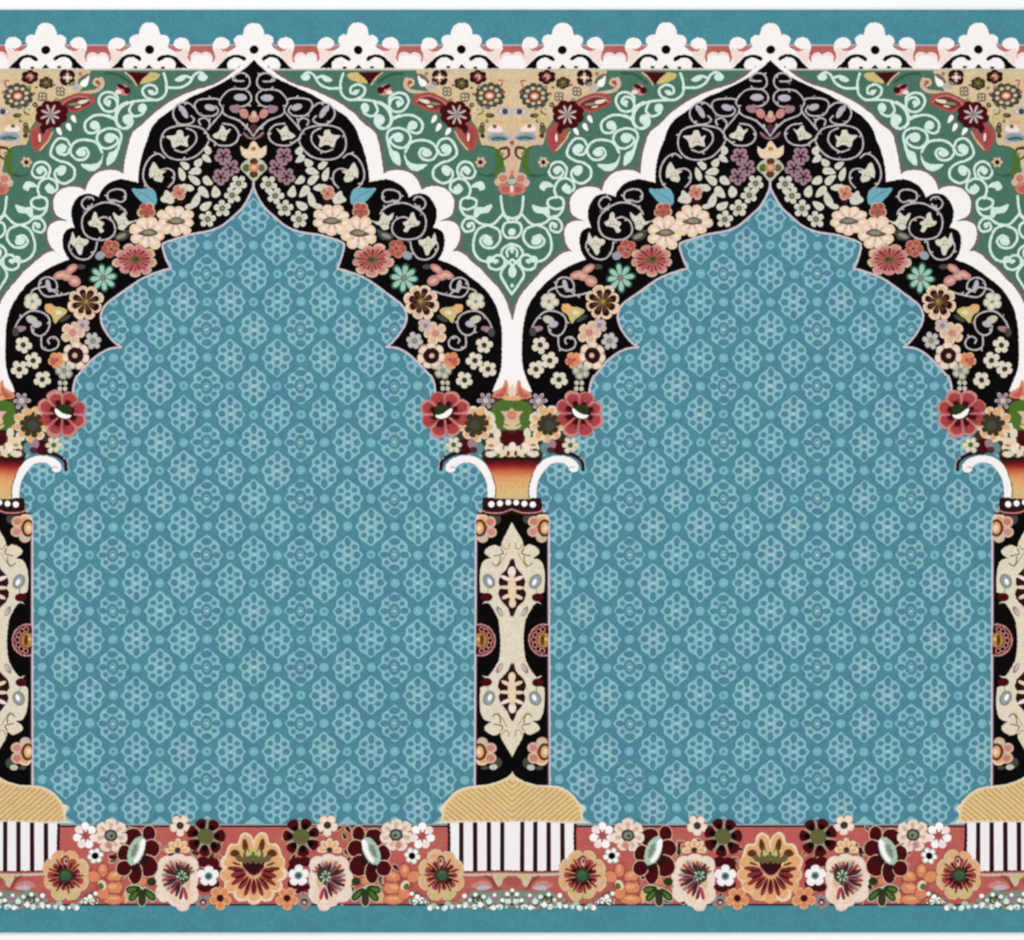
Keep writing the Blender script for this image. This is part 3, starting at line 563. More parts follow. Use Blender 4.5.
# ------------------------------------------------------------------ lace edging at the top
def lace():
    s = Shape([(0, 0, 1)])
    s.poly([(XL, 45.4), (XR, 45.4), (XR, 70.3), (XL, 70.3)], 'palered', 3)
    s.poly([(XL, 44.3), (XR, 44.3), (XR, 45.8), (XL, 45.8)], 'lilac', 3.6)
    s.poly([(XL, 64.2), (XR, 64.2), (XR, 68.6), (XL, 68.6)], 'white', 4.4)
    s.poly([(XL, 68.4), (XR, 68.4), (XR, 70.3), (XL, 70.3)], 'creamgrey', 4)
    strip = s.build('lace_edging', carpet, 'white lace edging with red ground')
    cen = []
    for A in ARCHES:
        for d in (0, 104.4, 207.9, -104.4, -207.9): cen.append(A + d)
    for c in sorted(cen):
        s = Shape([(c, P('b', 525, 0)[0], 1), (c, P('b', 525, 0)[0], -1)])
        s.poly(line('b | 525,145 555,150 582,176 596,224 | 622,222 650,242 652,272 640,290 660,312 700,330 735,320 | 690,300 680,272 700,248 735,238 772,254 787,300 770,352 778,392 812,437 | 525,437'), 'white', 5)
        s.blob('b 690,330 735,325 765,305 775,340 765,400 790,430 740,400 700,360', 'shellpink', 5.5)
        s.stroke('b 665,300 700,318 740,312', 1.3, 'pink', 5.8, .8)
        s.poly(line('b 572,380 590,358 640,347 690,362 730,400 770,437 | 688,437 | 692,405 668,375 630,367 605,380 585,392'), 'black', 5.6)
        s.poly([P('b', 525, 410), P('b', 550, 437), P('b', 525, 437)], 'black', 5.6); s.te('b', 612, 431, 14, 8, 'dmaroon', 5.7)
        s.te('b', 525, 318, 29, 28, 'black', 6)
        s.build('palmette', strip)
        # shell between two palmettes: the right half of this gap and the left one
    g = sorted(cen)
    for u, v in zip(g, g[1:]):
        if v - u < 20: continue
        m = (u + v)/2; s = Shape([(m, P('b', 845, 0)[0], 1), (m, P('b', 845, 0)[0], -1)])
        s.te('b', 878, 372, 42, 40, 'shellpink', 5.2); s.te('b', 870, 395, 48, 40, 'white', 5.6); s.te('b', 920, 420, 40, 20, 'white', 5.4)
        s.build('shell', strip)
lace()

# ------------------------------------------------------------------ flower border at the foot
def border():
    s = Shape([(0, 0, 1)])
    s.poly([(XL, 825.4), (XR, 825.4), (XR, 905.6), (XL, 905.6)], 'dmaroon', 3)
    s.poly([(XL, 827.3), (XR, 827.3), (XR, 904.0), (XL, 904.0)], 'red', 3.6)
    s.poly([(XL, 824.0), (XR, 824.0), (XR, 825.5), (XL, 825.5)], 'greyblue', 4.2)
    band = s.build('flower_border', carpet, 'red border strewn with flowers')
    for A in ARCHES:
        T = both(A, AX)
        s = Shape([(A, AX, 1)])
        cx = P('k', 87, 450)
        for i, a in enumerate(range(-15, 200, 24)):
            r = math.radians(a); s.ell(cx[0] + 23.5*math.cos(r), cx[1] + 1 + 22*math.sin(r), 9, 8.5, 'peach', 11 + .05*i)
        s.lobes('k', 86, 455, 13, 90, 212, 'petalcream', 11.5, -.05, .1, (1, .97), skip=(8, 9, 10, 11)); s.lobes('k', 86, 455, 13, 100, 200, 'peach', 12.35, .12, .1, (1, .97), skip=(8, 9, 10, 11)); s.ell(cx[0], cx[1], 27, 25, 'peach', 12.2)
        for sx in (1, -1):
            def sp(q, mat, z): s.poly([(cx[0] + sx*(x-87)/Z64, 800 + y/Z64) for x, y in smooth_closed(q, 4)], mat, z)
            sp([(84,300),(96,236),(135,206),(172,222),(188,275),(235,280),(262,330),(268,390),(180,420),(100,400)], 'petalcream', 12.7)
            sp([(90,310),(104,248),(135,222),(162,236),(176,285),(225,294),(248,335),(252,385),(180,410),(100,390)], 'peach', 13.1)
            sp([(118,310),(128,268),(146,246),(158,275),(152,315),(132,330)], 'brown', 13.7); sp([(172,345),(190,318),(220,318),(238,345),(215,362),(190,365)], 'brown', 13.7)
            sp([(104,345),(125,300),(140,322),(152,352),(135,378),(110,372)], 'olive', 14.1); sp([(108,352),(122,318),(132,335),(134,360),(118,370)], 'yellow', 14.4); sp([(150,380),(175,350),(200,362),(195,385),(170,398)], 'olive', 14.1)
        s.poly([(cx[0] + (x-87)/Z64, 800 + y/Z64) for x, y in smooth_closed([(14,392),(45,372),(87,385),(130,372),(160,392),(150,440),(120,475),(87,488),(55,475),(25,440)], 4)], 'maroon', 14.4); s.ell(cx[0], 800+425/Z64, 7, 6, 'dmaroon', 14.6)
        s.ell(cx[0], 800+345/Z64, 3.6, 5.5, 'yellow', 14.6); s.ell(cx[0], 800+352/Z64, 1.8, 3.5, 'moss', 14.9); [s.ell(cx[0] + u, 800+382/Z64, 2.8, 4.4, 'olive', 15) for u in (-8, -3, 3, 8)]; s.path([(cx[0] + u, 800+(486 - abs(u)**1.7*.9)/Z64) for u in (-11, -8, -5, -2, 0, 2, 5, 8, 11)], 1.1, 'pink', 15, cap=False)
        for i in range(-5, 6):
            a = math.radians(90 + i*19); s.petal(cx[0], cx[1], a, 8, 24 + 3*(i % 2), 2.6 if i % 2 else 3.4, 'dred', 13 + .04*(i+6))
        for i in range(-4, 5):
            a = math.radians(90 + i*22); s.petal(cx[0], cx[1], a, 8, 21, 1.4, 'maroon', 13.8 + .02*(i+6))
        for i in (-4.6, -3.9, 3.9, 4.6):
            a = math.radians(90 + i*24); s.petal(cx[0], cx[1], a, 13, 23, 1.4, 'brown', 13.9 + .02*(i+6))
        s.build('blossom', band, 'largest peach blossom with maroon mouth')
        for sd in (1, -1):
            s = Shape([(A, AX, sd)])
            for i in range(64):
                x, y = random.uniform(280, 1020), random.uniform(180, 655); a = random.uniform(0, 6.28); g = random.uniform(16, 28)
                s.leaf('k', x, y, g + 5, g*.5 + 5, 'pinktan', 7 + .03*(i % 7), a); s.leaf('k', x, y, g, g*.5, random.choice(('dolive', 'forest', 'maroon', 'maroon', 'rust', 'olive')), 7.8 + .03*(i % 7), a)
            s.build('filler_leaves', band, 'small dark leaves between the blossoms')
        for sd in (1, -1):
            U = [(A, AX, sd)]
            def petals(lst, rim, col, z, grow=1.35):
                for i, (t, x, y, rx, ry, r) in enumerate(lst):
                    if rim: s.te(t, x, y, rx+6, ry+6, rim, z + .3*i, r)
                    s.te(t, x, y, rx, ry, col, z + .3*i + (.26 if rim else .02), r)
            s = Shape(U); s.te('k', 393, 238, 84, 80, 'sage', 9.6); s.lobes('k', 393, 238, 7, 50, 120, 'pinktan', 10, .06, .55, vary=.02); s.lobes('k', 393, 238, 7, 54, 122, 'maroon', 10.8, .14, .55, vary=.04); s.lobes('k', 393, 238, 7, 54, 90, 'black', 11.6, .5, .55)
            s.te('k', 393, 234, 54, 50, 'olive', 12.2); s.te('k', 396, 228, 34, 28, 'moss', 12.7); s.te('k', 392, 232, 26, 22, 'olive', 13.1); s.build('blossom', band, 'maroon blossom with olive heart')
            s = Shape(U); s.flower('k', 558, 162, 72, 5, 'petalcream', 'shellpink', None, 'dolive', .34, .3, z=11, w=.5, back='olive'); s.build('blossom', band, 'small cream blossom')
            s = Shape(U)
            for i, (a, r) in enumerate(((185,80),(228,80),(270,82),(312,80),(355,80))): s.petal(*P('k', 575, 325), math.radians(a), 1, r/Z64, 3.6, 'petalcream', 11 + .05*i); s.petal(*P('k', 575, 325), math.radians(a), 3, r*.82/Z64, 2.0, 'peach', 12 + .05*i)
            s.te('k', 575, 320, 20, 18, 'dolive', 13); s.build('blossom', band, 'tan fan blossom')
            s = Shape(U); petals([('k',350,395,42,28,-.3),('k',415,395,40,32,.3),('k',330,450,26,38,0),('k',340,540,34,32,.3),('k',405,562,44,26,-.2)], None, 'maroon', 9.4)
            s.flower('k', 375, 485, 70, 5, 'stripewhite', None, 'chalk', 'teal', .36, -1.57, z=11.4, w=.52, mid2='darkgrey'); s.build('blossom', band, 'white blossom on maroon leaves')
            s = Shape(U)
            for i, (x, y, rx, ry) in enumerate(((500,420,60,60),(570,400,62,56),(640,420,60,64),(672,500,52,70),(660,590,56,66),(590,620,52,62),(545,650,50,56),(500,600,60,64),(490,500,50,80))): s.te('k', x, y, rx, ry, 'ivory', 11 + .05*i)
            for i, (x, y, rx, ry) in enumerate(((575,445,98,70),(580,520,98,88),(545,610,74,58))): s.te('k', x, y, rx, ry, 'petalcream', 11.6 + .05*i)
            for i, (x, y, rx, ry) in enumerate(((575,452,92,66),(582,520,92,84))): s.te('k', x, y, rx, ry, 'pinktan', 12 + .05*i)
            ox, oy = P('k', 552, 495)
            for i in range(17):
                a = -2.7 + i*0.285; rr = 20.5 if -1.2 < a < 1.8 else 16; s.petal(ox, oy, a, 4, rr, 1.9, ('mauve', 'rose', 'dmauve')[i % 3], 12.6 + .03*i, n=10); s.petal(ox, oy, a + .1, 4, rr*.8, .9, 'dmaroon', 13.2 + .03*i, n=8)
            s.petal(*P('k', 535, 545), 1.5, -1, 18, 5.4, 'shellpink', 13.9); s.petal(*P('k', 535, 545), 1.75, 1, 15, 2.2, 'rose', 14.1); s.petal(*P('k', 540, 545), 1.35, 1, 15, 2.2, 'dred', 14.2)
            s.petal(*P('k', 535, 545), 1.5, 0, 16, 3.0, 'rose', 13.2); s.te('k', 538, 480, 46, 48, 'dolive', 14.6); s.lobes('k', 545, 486, 7, 8, 34, 'palegreen', 15, .4, .2, vary=.2); s.te('k', 548, 486, 14, 13, 'dgreen', 15.6)
            s.te('k', 540, 690, 38, 22, 'lilac', 11.3)
            s.build('blossom', band, 'large cream blossom with red streaks')
            s = Shape(U); s.flower('k', 300, 630, 78, 5, 'peach', 'orange', None, 'maroon', .3, .3, z=11.2, w=.5); s.build('blossom', band, 'small orange blossom')
            s = Shape(U); s.flower('k', 412, 652, 52, 5, 'grey', 'mauve', None, 'dmaroon', .4, .3, z=10.4, w=.5); s.te('k', 412, 655, 12, 10, 'pinktan', 14); s.build('blossom', band, 'small grey blossom')
            s = Shape(U); petals([('k',758,216,40,50,.1),('k',862,240,62,56,.4),('k',740,308,52,54,0),('k',918,342,42,52,-.2),('k',768,420,66,70,.5),('k',848,462,44,74,.05),('k',920,438,46,48,-.4)], 'pinktan', 'maroon', 10)
            petals([('k',790,330,18,30,0),('k',790,390,34,26,.5),('k',850,430,26,30,0),('k',895,350,18,30,0),('k',850,255,26,20,.4)], None, 'dmaroon', 12.2)
            s.te('k', 838, 325, 50, 98, 'palegreen', 14.5, -.42); s.te('k', 818, 325, 24, 84, 'chalk', 15, -.42); s.te('k', 852, 325, 28, 72, 'palegreen', 15.5, -.42); s.te('k', 850, 325, 13, 50, 'sage', 16, -.42); s.lobes('k', 850, 322, 6, 6, 34, 'grey', 16.4, .6, .3, (.6, 1.2), -.42); s.build('blossom', band, 'large maroon blossom with mint heart')
            s = Shape(U)
            for i, (a, r) in enumerate(((133,128),(90,132),(47,128),(14,112))): s.petal(*P('k', 800, 555), math.radians(a), 0, r/Z64, 5.6, 'creamgrey', 10 + .05*i); s.petal(*P('k', 800, 555), math.radians(a), 2, r*.95/Z64, 4.6, 'forest', 11 + .05*i); s.petal(*P('k', 800, 555), math.radians(a), 6, r*.85/Z64, 2.4, 'moss' if i != 1 else 'dolive', 12 + .05*i)
            s.te('k', 742, 522, 30, 26, 'forest', 11.8); s.te('k', 800, 520, 26, 24, 'orange', 11.4); s.te('k', 905, 620, 18, 40, 'peach', 9.8); s.build('leaf', band, 'fan of dark green leaves')
            s = Shape(U); s.te('l', 105, 225, 78, 78, 'tan', 10.6); s.lobes('l', 105, 225, 7, 30, 106, 'ivory', 11, .04, .2); s.lobes('l', 105, 225, 7, 30, 84, 'pinktan', 11.8, .55, .2); s.lobes('l', 105, 225, 7, 20, 70, 'shellpink', 12.4, .5, .65); s.te('l', 105, 225, 44, 40, 'darkgrey', 13); s.te('l', 105, 225, 28, 24, 'sage', 13.5); s.te('l', 100, 228, 12, 10, 'dolive', 14); s.te('l', 118, 290, 20, 22, 'pink', 13.6); s.build('blossom', band, 'cream pink blossom with grey green heart')
            s = Shape(U)
            for i in range(7):
                a = -1.57 + i*6.283/7; x, y = P('l', 270, 228); s.ell(x + 8.6*math.cos(a), y + 9.4*math.sin(a), 4.0, 4.0, 'shellpink' if i % 2 else 'chalk', 11 + .05*i)
                s.petal(x, y, a, 2, 7.5, 1.6, 'stripewhite', 11.5 + .02*i)
            s.te('l', 268, 228, 26, 26, 'rust', 12); s.build('blossom', band, 'white blossom with red heart')
            s = Shape(U); s.flower('l', 206, 355, 56, 6, 'creamgrey', 'chalk', None, 'black', .4, .2, z=11, w=.45); s.build('blossom', band, 'tiny white blossom with black heart')
            s = Shape(U); s.te('l', 395, 478, 126, 126, 'peach', 11.6); s.lobes('l', 395, 480, 8, 60, 160, 'tan', 12, -.02, .4, (.94, 1.03)); s.lobes('l', 395, 480, 8, 60, 150, 'peach', 12.6, .06, .4, (.94, 1.03)); s.lobes('l', 395, 480, 8, 90, 150, 'yellow', 13.2, .2, .4, (.94, 1.03), skip=(0, 3, 4, 5, 6, 7))
            s.lobes('l', 395, 482, 9, 40, 104, 'rose', 13.8, .3, .0, vary=.15); s.lobes('l', 395, 482, 9, 90, 132, 'pinktan', 13.7, .55, .0)
            for i in range(18):
                a = i*6.283/18
                if abs(a - 4.71) < .5: continue
                s.petal(*P('l', 395, 482), a, 5, 15 + 4*(i % 2), 1.1, ('dmaroon', 'maroon')[i % 2], 14.5 + .03*i, n=8)
            s.petal(*P('l', 395, 482), -1.6, 6, 20, 4.2, 'dred', 15.2); s.petal(*P('l', 395, 482), -1.6, 8, 17.5, 2.6, 'pinktan', 15.5); s.te('l', 390, 392, 9, 14, 'dred', 15.8)
            s.lobes('l', 398, 482, 12, 20, 62, 'dmaroon', 15.6, .3, vary=.2); s.te('l', 398, 482, 46, 44, 'dolive', 16.3); s.te('l', 398, 482, 34, 32, 'dgreen', 16.7); s.te('l', 400, 478, 22, 20, 'moss', 17); s.te('l', 398, 484, 18, 16, 'dgreen', 17.3); s.build('blossom', band, 'large peach blossom with green heart')
            s = Shape(U); s.blob('l 40,480 120,460 150,420 190,450 240,490 210,540 190,640 90,665 20,640 30,560', 'rust', 9.2); petals([('l',82,492,44,38,.2),('l',156,450,30,42,0),('l',215,490,42,36,-.3),('l',80,562,52,40,.2),('l',90,635,66,30,0),('l',155,600,40,34,.2)], 'rust', 'orange', 9.6)
            petals([('l',82,480,24,14,.3),('l',90,555,30,14,.2),('l',90,628,40,10,0),('l',158,440,12,20,0)], None, 'peach', 12)
            s.stroke('l 60,530 110,520', 1.2, 'rust', 13); s.stroke('l 40,600 120,598', 1.2, 'rust', 13); s.te('l', 160, 545, 26, 34, 'petalcream', 12.6, .5); s.te('l', 168, 552, 16, 22, 'moss', 13, .5); s.build('blossom', band, 'orange rose')
    # strip below each column
    for C in COLS:
        T = both(C, CX); s = Shape(T)
        s.poly([P('l', 510, 470), (CX, P('l', 0, 470)[1]), (CX, P('l', 0, 486)[1]), P('l', 510, 486)], 'creamgrey', 8)
        s.blob('l 520,492 600,486 690,492 710,540 640,565 540,570', 'red', 8); s.blob('l 585,548 635,518 690,528 722,562 640,578', 'pink', 8.6); s.blob('l 620,560 670,545 715,566 650,580', 'lilac', 9); s.blob('l 724,484 790,484 782,520 762,556 738,530', 'tan', 8.8); s.blob('l 742,485 812,485 792,504 752,502', 'yellow', 9.3); s.te('l', 765, 525, 16, 26, 'creamgrey', 9.4); s.stroke('l 676,490 716,518 738,560 775,575', 3.2, 'rust', 9.6, 1.6); s.stroke('l 690,494 722,520 742,556', 1.0, 'brown', 10); s.blob('l 812,490 845,512 845,545 806,538', 'rust', 9.2)
        s.poly(line('l 560,610 620,575 700,590 780,575 845,570 | 845,660 | 560,660 | 560,610'), 'sage', 8.4)
        s.te('l', 620, 640, 44, 30, 'darkgrey', 8.9); s.te('l', 735, 640, 30, 28, 'mauve', 9); s.te('l', 760, 660, 30, 14, 'darkgrey', 9.2)
        s.build('scroll_panel', band, 'red and ochre scrolls under the column')
        s = Shape(T)
        r = random.Random(3)
        for x, y, k in ((205,600,14),(240,620,16),(222,655,18),(268,638,16),(300,655,14),(322,690,18),(370,688,10),(412,690,18),(460,682,14),(502,678,14),(545,668,18),(540,612,16),(575,640,14),(612,606,14),(604,685,18),(645,672,20),(665,620,14),(700,650,20),(728,690,16),(770,682,20),(735,608,12),(785,640,14),(820,645,20),(815,600,14),(845,575,12)):
            s.te('l', x, y, k, k*.95, 'chalk' if r.random() < .7 else 'mint', 16 + .02*(x % 9), 0, 10)
        for x, y in ((235,638),(345,675),(435,660),(480,665),(625,645),(750,650),(580,665),(845,600),(690,690),(520,640)): s.te('l', x, y, 22, 16, 'palegreen' if x % 2 else 'grey', 14.6, .2)
        for x, y in ((232,600),(260,615),(625,640),(845,600)): s.te('l', x, y, 15, 14, 'olive', 15.4)
        for i in range(46):
            x = r.uniform(190, 845); y = 690 - 12*r.random() if x > 330 else 640 + 25*r.random()
            s.te('l', x, y - r.choice((0, 0, 30, 55))*(x > 520), r.uniform(6, 10), r.uniform(6, 9), r.choice(('chalk', 'mint', 'palegreen', 'olive')), 16.4 + .02*(i % 9), 0, 8)
        for i in range(26):
            x = r.uniform(200, 845); s.te('l', x, 672 + 8*r.random() if x > 320 else 640, r.uniform(16, 26), r.uniform(8, 13), r.choice(('sage', 'palegreen', 'grey')), 14.2 + .02*(i % 9), r.uniform(-.5, .5), 10)
        s.build('bead_spray', band, 'white bead flowers along the lower edge')
border()

# ------------------------------------------------------------------ columns
def column(C):
    T = both(C, CX); R = [(C, CX, 1)]
    s = Shape(T)
    top = line('h 345,135 335,190 300,235 291,290'); 
    s.poly(top + [P('j', 291, 425), (CX, P('j', 0, 425)[1]), (CX, P('h', 0, 130)[1])], 'black', 5)
    s.path(top + [P('j', 286, 425)], 2.0, 'edge', 6, cap=False); s.path([(x+1.6, y) for x, y in top[-2:]] + [(P('j', 286, 425)[0]+1.9, P('j', 0, 425)[1])], 1.0, 'dmauve', 6.2, cap=False)
    shaft = s.build('column_shaft', carpet, 'black column shaft')
    # cream cartouche: drawn for the upper half and turned over for the lower half
    CY = 639.85
    def flip(p): return [(x, 2*CY - y) for x, y in p]
    s = Shape(T)
    up = line('h 525,268 555,325 588,385 600,432 | 640,414 692,440 696,470 655,500 | 700,512 726,560 734,640 730,718 | 690,735 678,760 716,796 | 680,788 650,820 622,868 i 610,130 603,190 600,255')
    lo = flip(up)
    s.poly([p for p in up] + list(reversed(lo))[1:] , 'cream', 7)
    for f in (lambda p: p, flip):
        def pp(q, mat, z, n=4): s.poly(f(smooth_closed(pts(q)[0], n)), mat, z)
        def st(q, w, mat, z): s.path(f(line(q)), w, mat, z)
        pp('h 525,515 556,565 596,612 612,655 600,690 616,722 600,770 556,815 525,862', 'dmaroon', 8)
        for x, y, rx, ry, r in ((525,590,24,34,0),(566,630,36,12,-.4),(525,690,26,92,0),(568,688,36,11,0),(563,745,32,12,.4),(525,785,22,30,0)):
            X, Y = P('h', x, y); p = ell(X, Y, rx/Z64, ry/Z64, r); s.poly(f(p), 'shellpink' if y < 640 else 'petalcream', 8.8)
        for x, y, rx, ry, r, c, z in ((675,648,38,50,.4,'grey',8),(675,648,26,38,.4,'greyblue',8.6),(670,652,12,22,.4,'chalk',9.1),(690,752,38,28,0,'maroon',8.2),(605,840,16,36,.5,'mauve',8),(600,846,9,24,.5,'creamgrey',8.5)):
            X, Y = P('h', x, y); s.poly(f(ell(X, Y, rx/Z64, ry/Z64, r)), c, z)
        st('h 545,405 550,440 575,440 590,415', 1.0, 'gold', 8); st('h 598,440 585,470 610,480 640,485', 1.1, 'olive', 8); st('h 600,490 605,530 630,550 650,530', 1.1, 'olive', 8); st('h 560,470 590,520 620,560', .8, 'gold', 7.9)
        st('h 680,690 682,720', .9, 'grey', 8.4)
    s.build('cartouche', shaft, 'cream cartouche with maroon lozenges')
    for sd in (1, -1):
        U = [(C, CX, -sd)]
        for f, lbl in ((lambda p: p, 0), (flip, 1)):
            s = Shape(U)
            def e(x, y, rx, ry, c, z, r=0):
                X, Y = P('h', x, y); p = [(max(u, P('h', 293, 0)[0]), v) for u, v in ell(X, Y, rx/Z64, ry/Z64, r)]; s.poly(f(p), c, z)
            for i, (x, y, rx, ry, a, b) in enumerate(((335,258,42,38,'petalcream','peach'),(385,268,38,36,'pinktan','salmon'),(388,332,38,34,'pinktan','pink'),(335,368,36,32,'pinktan','creamgrey'))):
                e(x, y, rx, ry, a, 7+.05*i); e(x, y, rx*.65, ry*.62, b, 8+.05*i)
            e(318, 308, 42, 56, 'brown', 8.6); e(316, 308, 26, 38, 'peach', 9.2); e(312, 310, 14, 20, 'petalcream', 9.6); e(350, 308, 16, 22, 'salmon', 8.4)
            if lbl == 0: e(425, 248, 30, 34, 'darkgrey', 6.6)
            else: e(425, 235, 34, 34, 'darkgrey', 6.5); e(405, 208, 26, 18, 'creamgrey', 7.4); e(350, 205, 24, 12, 'darkgrey', 7)
            s.build('blossom', shaft, 'pink and tan half blossom at the column edge')
        s = Shape(U)
        def e(x, y, rx, ry, c, z, r=0):
            X, Y = P('i', x, y); p = [(max(u, P('i', 293, 0)[0]), v) for u, v in ell(X, Y, rx/Z64, ry/Z64, r)]; s.poly(p, c, z)
        e(322, 256, 98, 104, 'pink', 7); e(322, 256, 88, 94, 'dmaroon', 7.5)
        for i in range(-3, 4):
            a = i*.48; e(322 + 62*math.cos(a), 256 + 68*math.sin(a), 18, 19, 'pink', 8); e(322 + 62*math.cos(a), 256 + 68*math.sin(a), 12, 13, 'maroon' if i % 2 else 'black', 8.5)
        e(320, 256, 42, 46, 'gold', 8.2); e(330, 256, 12, 36, 'brown', 8.8); e(308, 250, 10, 12, 'pinktan', 9)
        s.build('rosette', shaft, 'maroon half rosette at the column edge')
    # neck ring
    s = Shape(T)
    s.poly(line('h 525,92 548,110 640,112 690,114 712,128 716,190 | 680,204 600,204 550,190 525,180 | 525,92'), 'dmaroon', 8)
    s.path(line('h 525,184 550,194 600,210 680,210 722,194'), 1.3, 'pink', 8.6); s.path(line('h 525,196 560,212 620,222 745,215'), 1.8, 'dmaroon', 7.6)
    for x, y, r in ((550,142,18),(602,150,19),(656,157,20)): s.te('h', x, y, r, r, 'chalk', 9)
    s.build('neck_ring', shaft, 'dark neck ring with white dots')

    # capital
    s = Shape(R)
    prof = lambda y: (845 - 670) - (y-630)*0.235
    for k in range(NB):
        y0, y1 = 630 + 258*k/NB, 630 + 258*(k+1)/NB
        a, b = prof(y0), prof(y1); e = 1 if k < NB-1 else 0
        s.poly([P('g', 845-a, y0), P('g', 845+a, y0), P('g', 845+b, y1+e), P('g', 845-b, y1+e)], f'bell{k}', 9)
    s.poly([P('g', 845-190, 618), P('g', 845+190, 618), P('g', 845+180, 640), P('g', 845-180, 640)], 'dmaroon', 9.4)
    cap = s.build('capital', carpet, 'bell capital fading from maroon to amber')
    s = Shape(T)
    s.poly(line('g 560,560 640,590 660,640 690,700 720,760 700,640 845,640 | 845,225 | 740,225 690,300 620,350 500,480 480,560 560,560'), 'dolive', 7.5)
    s.blob('g 720,300 770,262 845,252 845,420 845,445 760,445 722,405', 'moss', 9); s.poly([P('g', 845, 252), P('g', 845, 445), P('g', 800, 440), P('g', 800, 256)], 'moss', 8.9)
    s.poly(line('g 846,302 868,326 | 920,328 | 892,362 900,400 | 870,415 846,425 | 846,302',2), 'pinktan', 9.6); s.te('g', 852, 352, 24, 26, 'salmon', 10.2); s.te('g', 850, 350, 14, 16, 'orange', 10.6); s.blob('g 846,395 880,400 905,420 880,440 846,442', 'tan', 9.8); s.stroke('g 870,420 905,405', 1, 'olive', 10.4)
    s.poly(line('g 768,462 | 805,448 845,472 | 845,540 | 815,548 785,535 768,462'), 'maroon', 10.8)
    for i, (x, y, rx, ry, c) in enumerate(((748,470,24,34,'cream'),(712,520,34,26,'petalcream'),(700,560,28,26,'cream'),(712,600,36,22,'cream'),(760,560,32,34,'shellpink'),(745,520,22,30,'petalcream'),(800,580,36,30,'cream'),(845,560,24,34,'shellpink'),(775,605,30,18,'petalcream'),(830,600,26,22,'petalcream'))):
        s.te('g', x, y, rx, ry, c, 11 + .06*i)
    for x, y, rx, ry, c in ((712,545,18,9,'gold'),(760,610,12,12,'moss'),(822,600,10,18,'brown'),(700,575,20,8,'brown'),(790,560,8,16,'gold')): s.te('g', x, y, rx, ry, c, 12.2)
    s.blob('g 722,238 738,205 785,172 800,128 818,155 818,205 790,245', 'orange', 10); s.blob('g 740,230 780,200 800,170 806,205 785,240', 'red', 10.6); s.poly(line('g 780,242 810,225 845,235 | 845,258 | 800,255 780,242'), 'peach', 10.2); s.poly(line('g 818,200 845,150 | 845,235 | 825,228 818,200'), 'petalcream', 10.3)
    s.build('flower_cluster', cap, 'green and cream flower cluster on the capital')
    for sd in (1, -1):
        U = [(C, CX, sd)]
        s = Shape(U)
        s.stroke('g 392,702 395,655 430,622 480,600 560,592', 3.6, 'dmaroon', 10); s.stroke('g 378,690 382,655 405,628', 1.2, 'edge', 9.8)
        s.poly(line('g 735,882 735,820 715,750 692,690 650,640 590,614 520,614 460,634 424,670 424,705 450,722 482,708 488,682 | 520,660 565,656 610,672 650,722 680,785 692,882'), 'white', 10.6)
        s.stroke('g 450,690 470,686 484,698', 1, 'greyblue', 11.4); s.stroke('g 738,882 738,820 718,750 692,690', 1.1, 'darkgrey', 10.2); s.build('volute', cap, 'white curled volute')
        s = Shape(U); s.te('g', 418, 345, 120, 112, 'pink', 11); s.lobes('g', 418, 345, 8, 40, 162, 'pink', 11.4, -.02, .35, (1, .93)); s.lobes('g', 418, 345, 8, 40, 148, 'rose', 12.4, .1, .35, (1, .93)); s.lobes('g', 418, 345, 8, 40, 112, 'dred', 13.4, .4, .35, (1, .93)); s.lobes('g', 418, 345, 8, 40, 140, 'rose', 13.8, .78, .35, (1, .93)); s.lobes('g', 414, 340, 8, 30, 92, 'maroon', 14.2, .35, .35, (1, .9), vary=.12)
        s.te('g', 405, 330, 66, 48, 'dmaroon', 16); s.te('g', 400, 318, 48, 34, 'forest', 16.5); s.blob('g 358,352 400,345 455,308 458,335 425,368 375,372', 'chalk', 17); s.build('blossom', cap, 'large crimson blossom with white crescent')
        s = Shape(U); s.te('g', 618, 412, 84, 84, 'tan', 10); s.lobes('g', 620, 412, 9, 40, 114, 'cream', 10.4, .0, .2, vary=.1); s.lobes('g', 620, 412, 9, 40, 98, 'tan', 11.2, .3, .2); s.lobes('g', 620, 412, 9, 60, 108, 'peach', 11.7, .5, .2, vary=.12); s.te('g', 614, 415, 60, 62, 'olive', 12.2); s.lobes('g', 615, 415, 9, 20, 76, 'dolive', 12.6, .1, .5, vary=.12); s.te('g', 612, 416, 50, 50, 'dolive', 13); s.te('g', 606, 420, 30, 32, 'darkgrey', 13.5); s.te('g', 640, 335, 30, 22, 'peach', 13.8); s.build('blossom', cap, 'tan blossom with dark green heart')
        s = Shape(U); s.flower('g', 678, 262, 56, 6, 'lilac', 'mauve', None, 'creamgrey', .3, z=10, w=.3); s.build('blossom', cap, 'small lilac blossom')
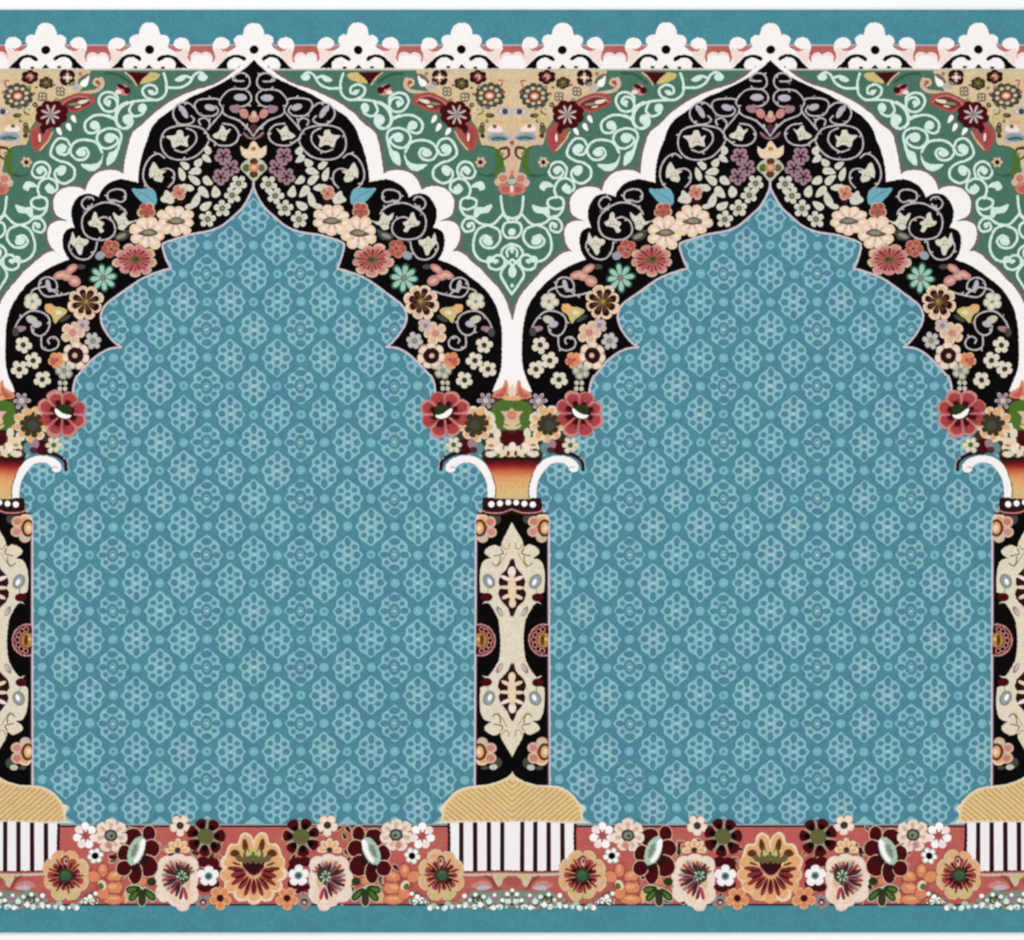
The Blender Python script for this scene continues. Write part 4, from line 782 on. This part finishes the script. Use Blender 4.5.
        s = Shape(U); s.flower('g', 470, 545, 56, 6, 'creamgrey', 'cream', None, 'moss', .3, z=10.6, w=.4); s.te('g', 425, 560, 22, 18, 'tealstar', 10.4); s.build('blossom', cap, 'small cream blossom')
        s = Shape(U); s.te('g', 556, 552, 50, 46, 'maroon', 10.5); s.te('g', 590, 535, 28, 30, 'mauve', 11); s.te('g', 632, 562, 34, 38, 'teal', 10.8); s.te('g', 600, 575, 26, 20, 'dmauve', 11.2); s.build('bud', cap, 'maroon bud with blue leaf')

    # base: domed cushion and striped plinth
    s = Shape(T)
    dome = line('j 525,342 545,372 600,400 680,424 760,430 830,442 900,482 945,535 962,590 968,645 | 525,645')
    rim = line('j 525,328 548,362 600,390 680,414 760,420 835,430 908,470 960,530 995,560 975,600 985,640 1030,662 | 525,650')
    s.poly(rim, 'cream', 10); s.poly(dome, 'domelight', 10.8)
    full = dome
    for k in range(-16, 30):
        # chevron: stripes fall towards the axis
        seg = []
        for i in range(0, 140):
            x = CX + i*0.52; y = 720 + (340 + k*36)/Z64 - (x - CX)*0.86
            if inside(x, y, full) and inside(x+.9, y-.9, full): seg.append((x, y))
        if len(seg) > 3: s.path([seg[0], seg[len(seg)//2], seg[-1]], 2.0, 'domedark', 11.6, cap=False, ramp=0.05)
    basep = s.build('column_base', carpet, 'tan chevron cushion at the column foot')
    s = Shape(R)
    y0, y1 = P('j', 0, 643)[1], P('l', 0, 452)[1]
    s.poly([P('j', 112, 643), P('j', 938, 643), (P('j', 938, 0)[0], y1+1), (P('j', 112, 0)[0], y1+1)], 'dmaroon', 7)
    s.poly([P('j', 130, 640), P('j', 920, 640), (P('j', 920, 0)[0], y1), (P('j', 130, 0)[0], y1)], 'stripewhite', 8)
    for d in (65, 150, 236, 323):
        for u in (-1, 1):
            x = CX + u*d/Z64; s.poly([(x-2.25, y0+1), (x+2.25, y0+1), (x+2.25, y1+.3), (x-2.25, y1+.3)], 'dmaroon', 8.8)
    s.build('plinth', basep, 'white plinth with dark stripes')
for C in COLS: column(C)
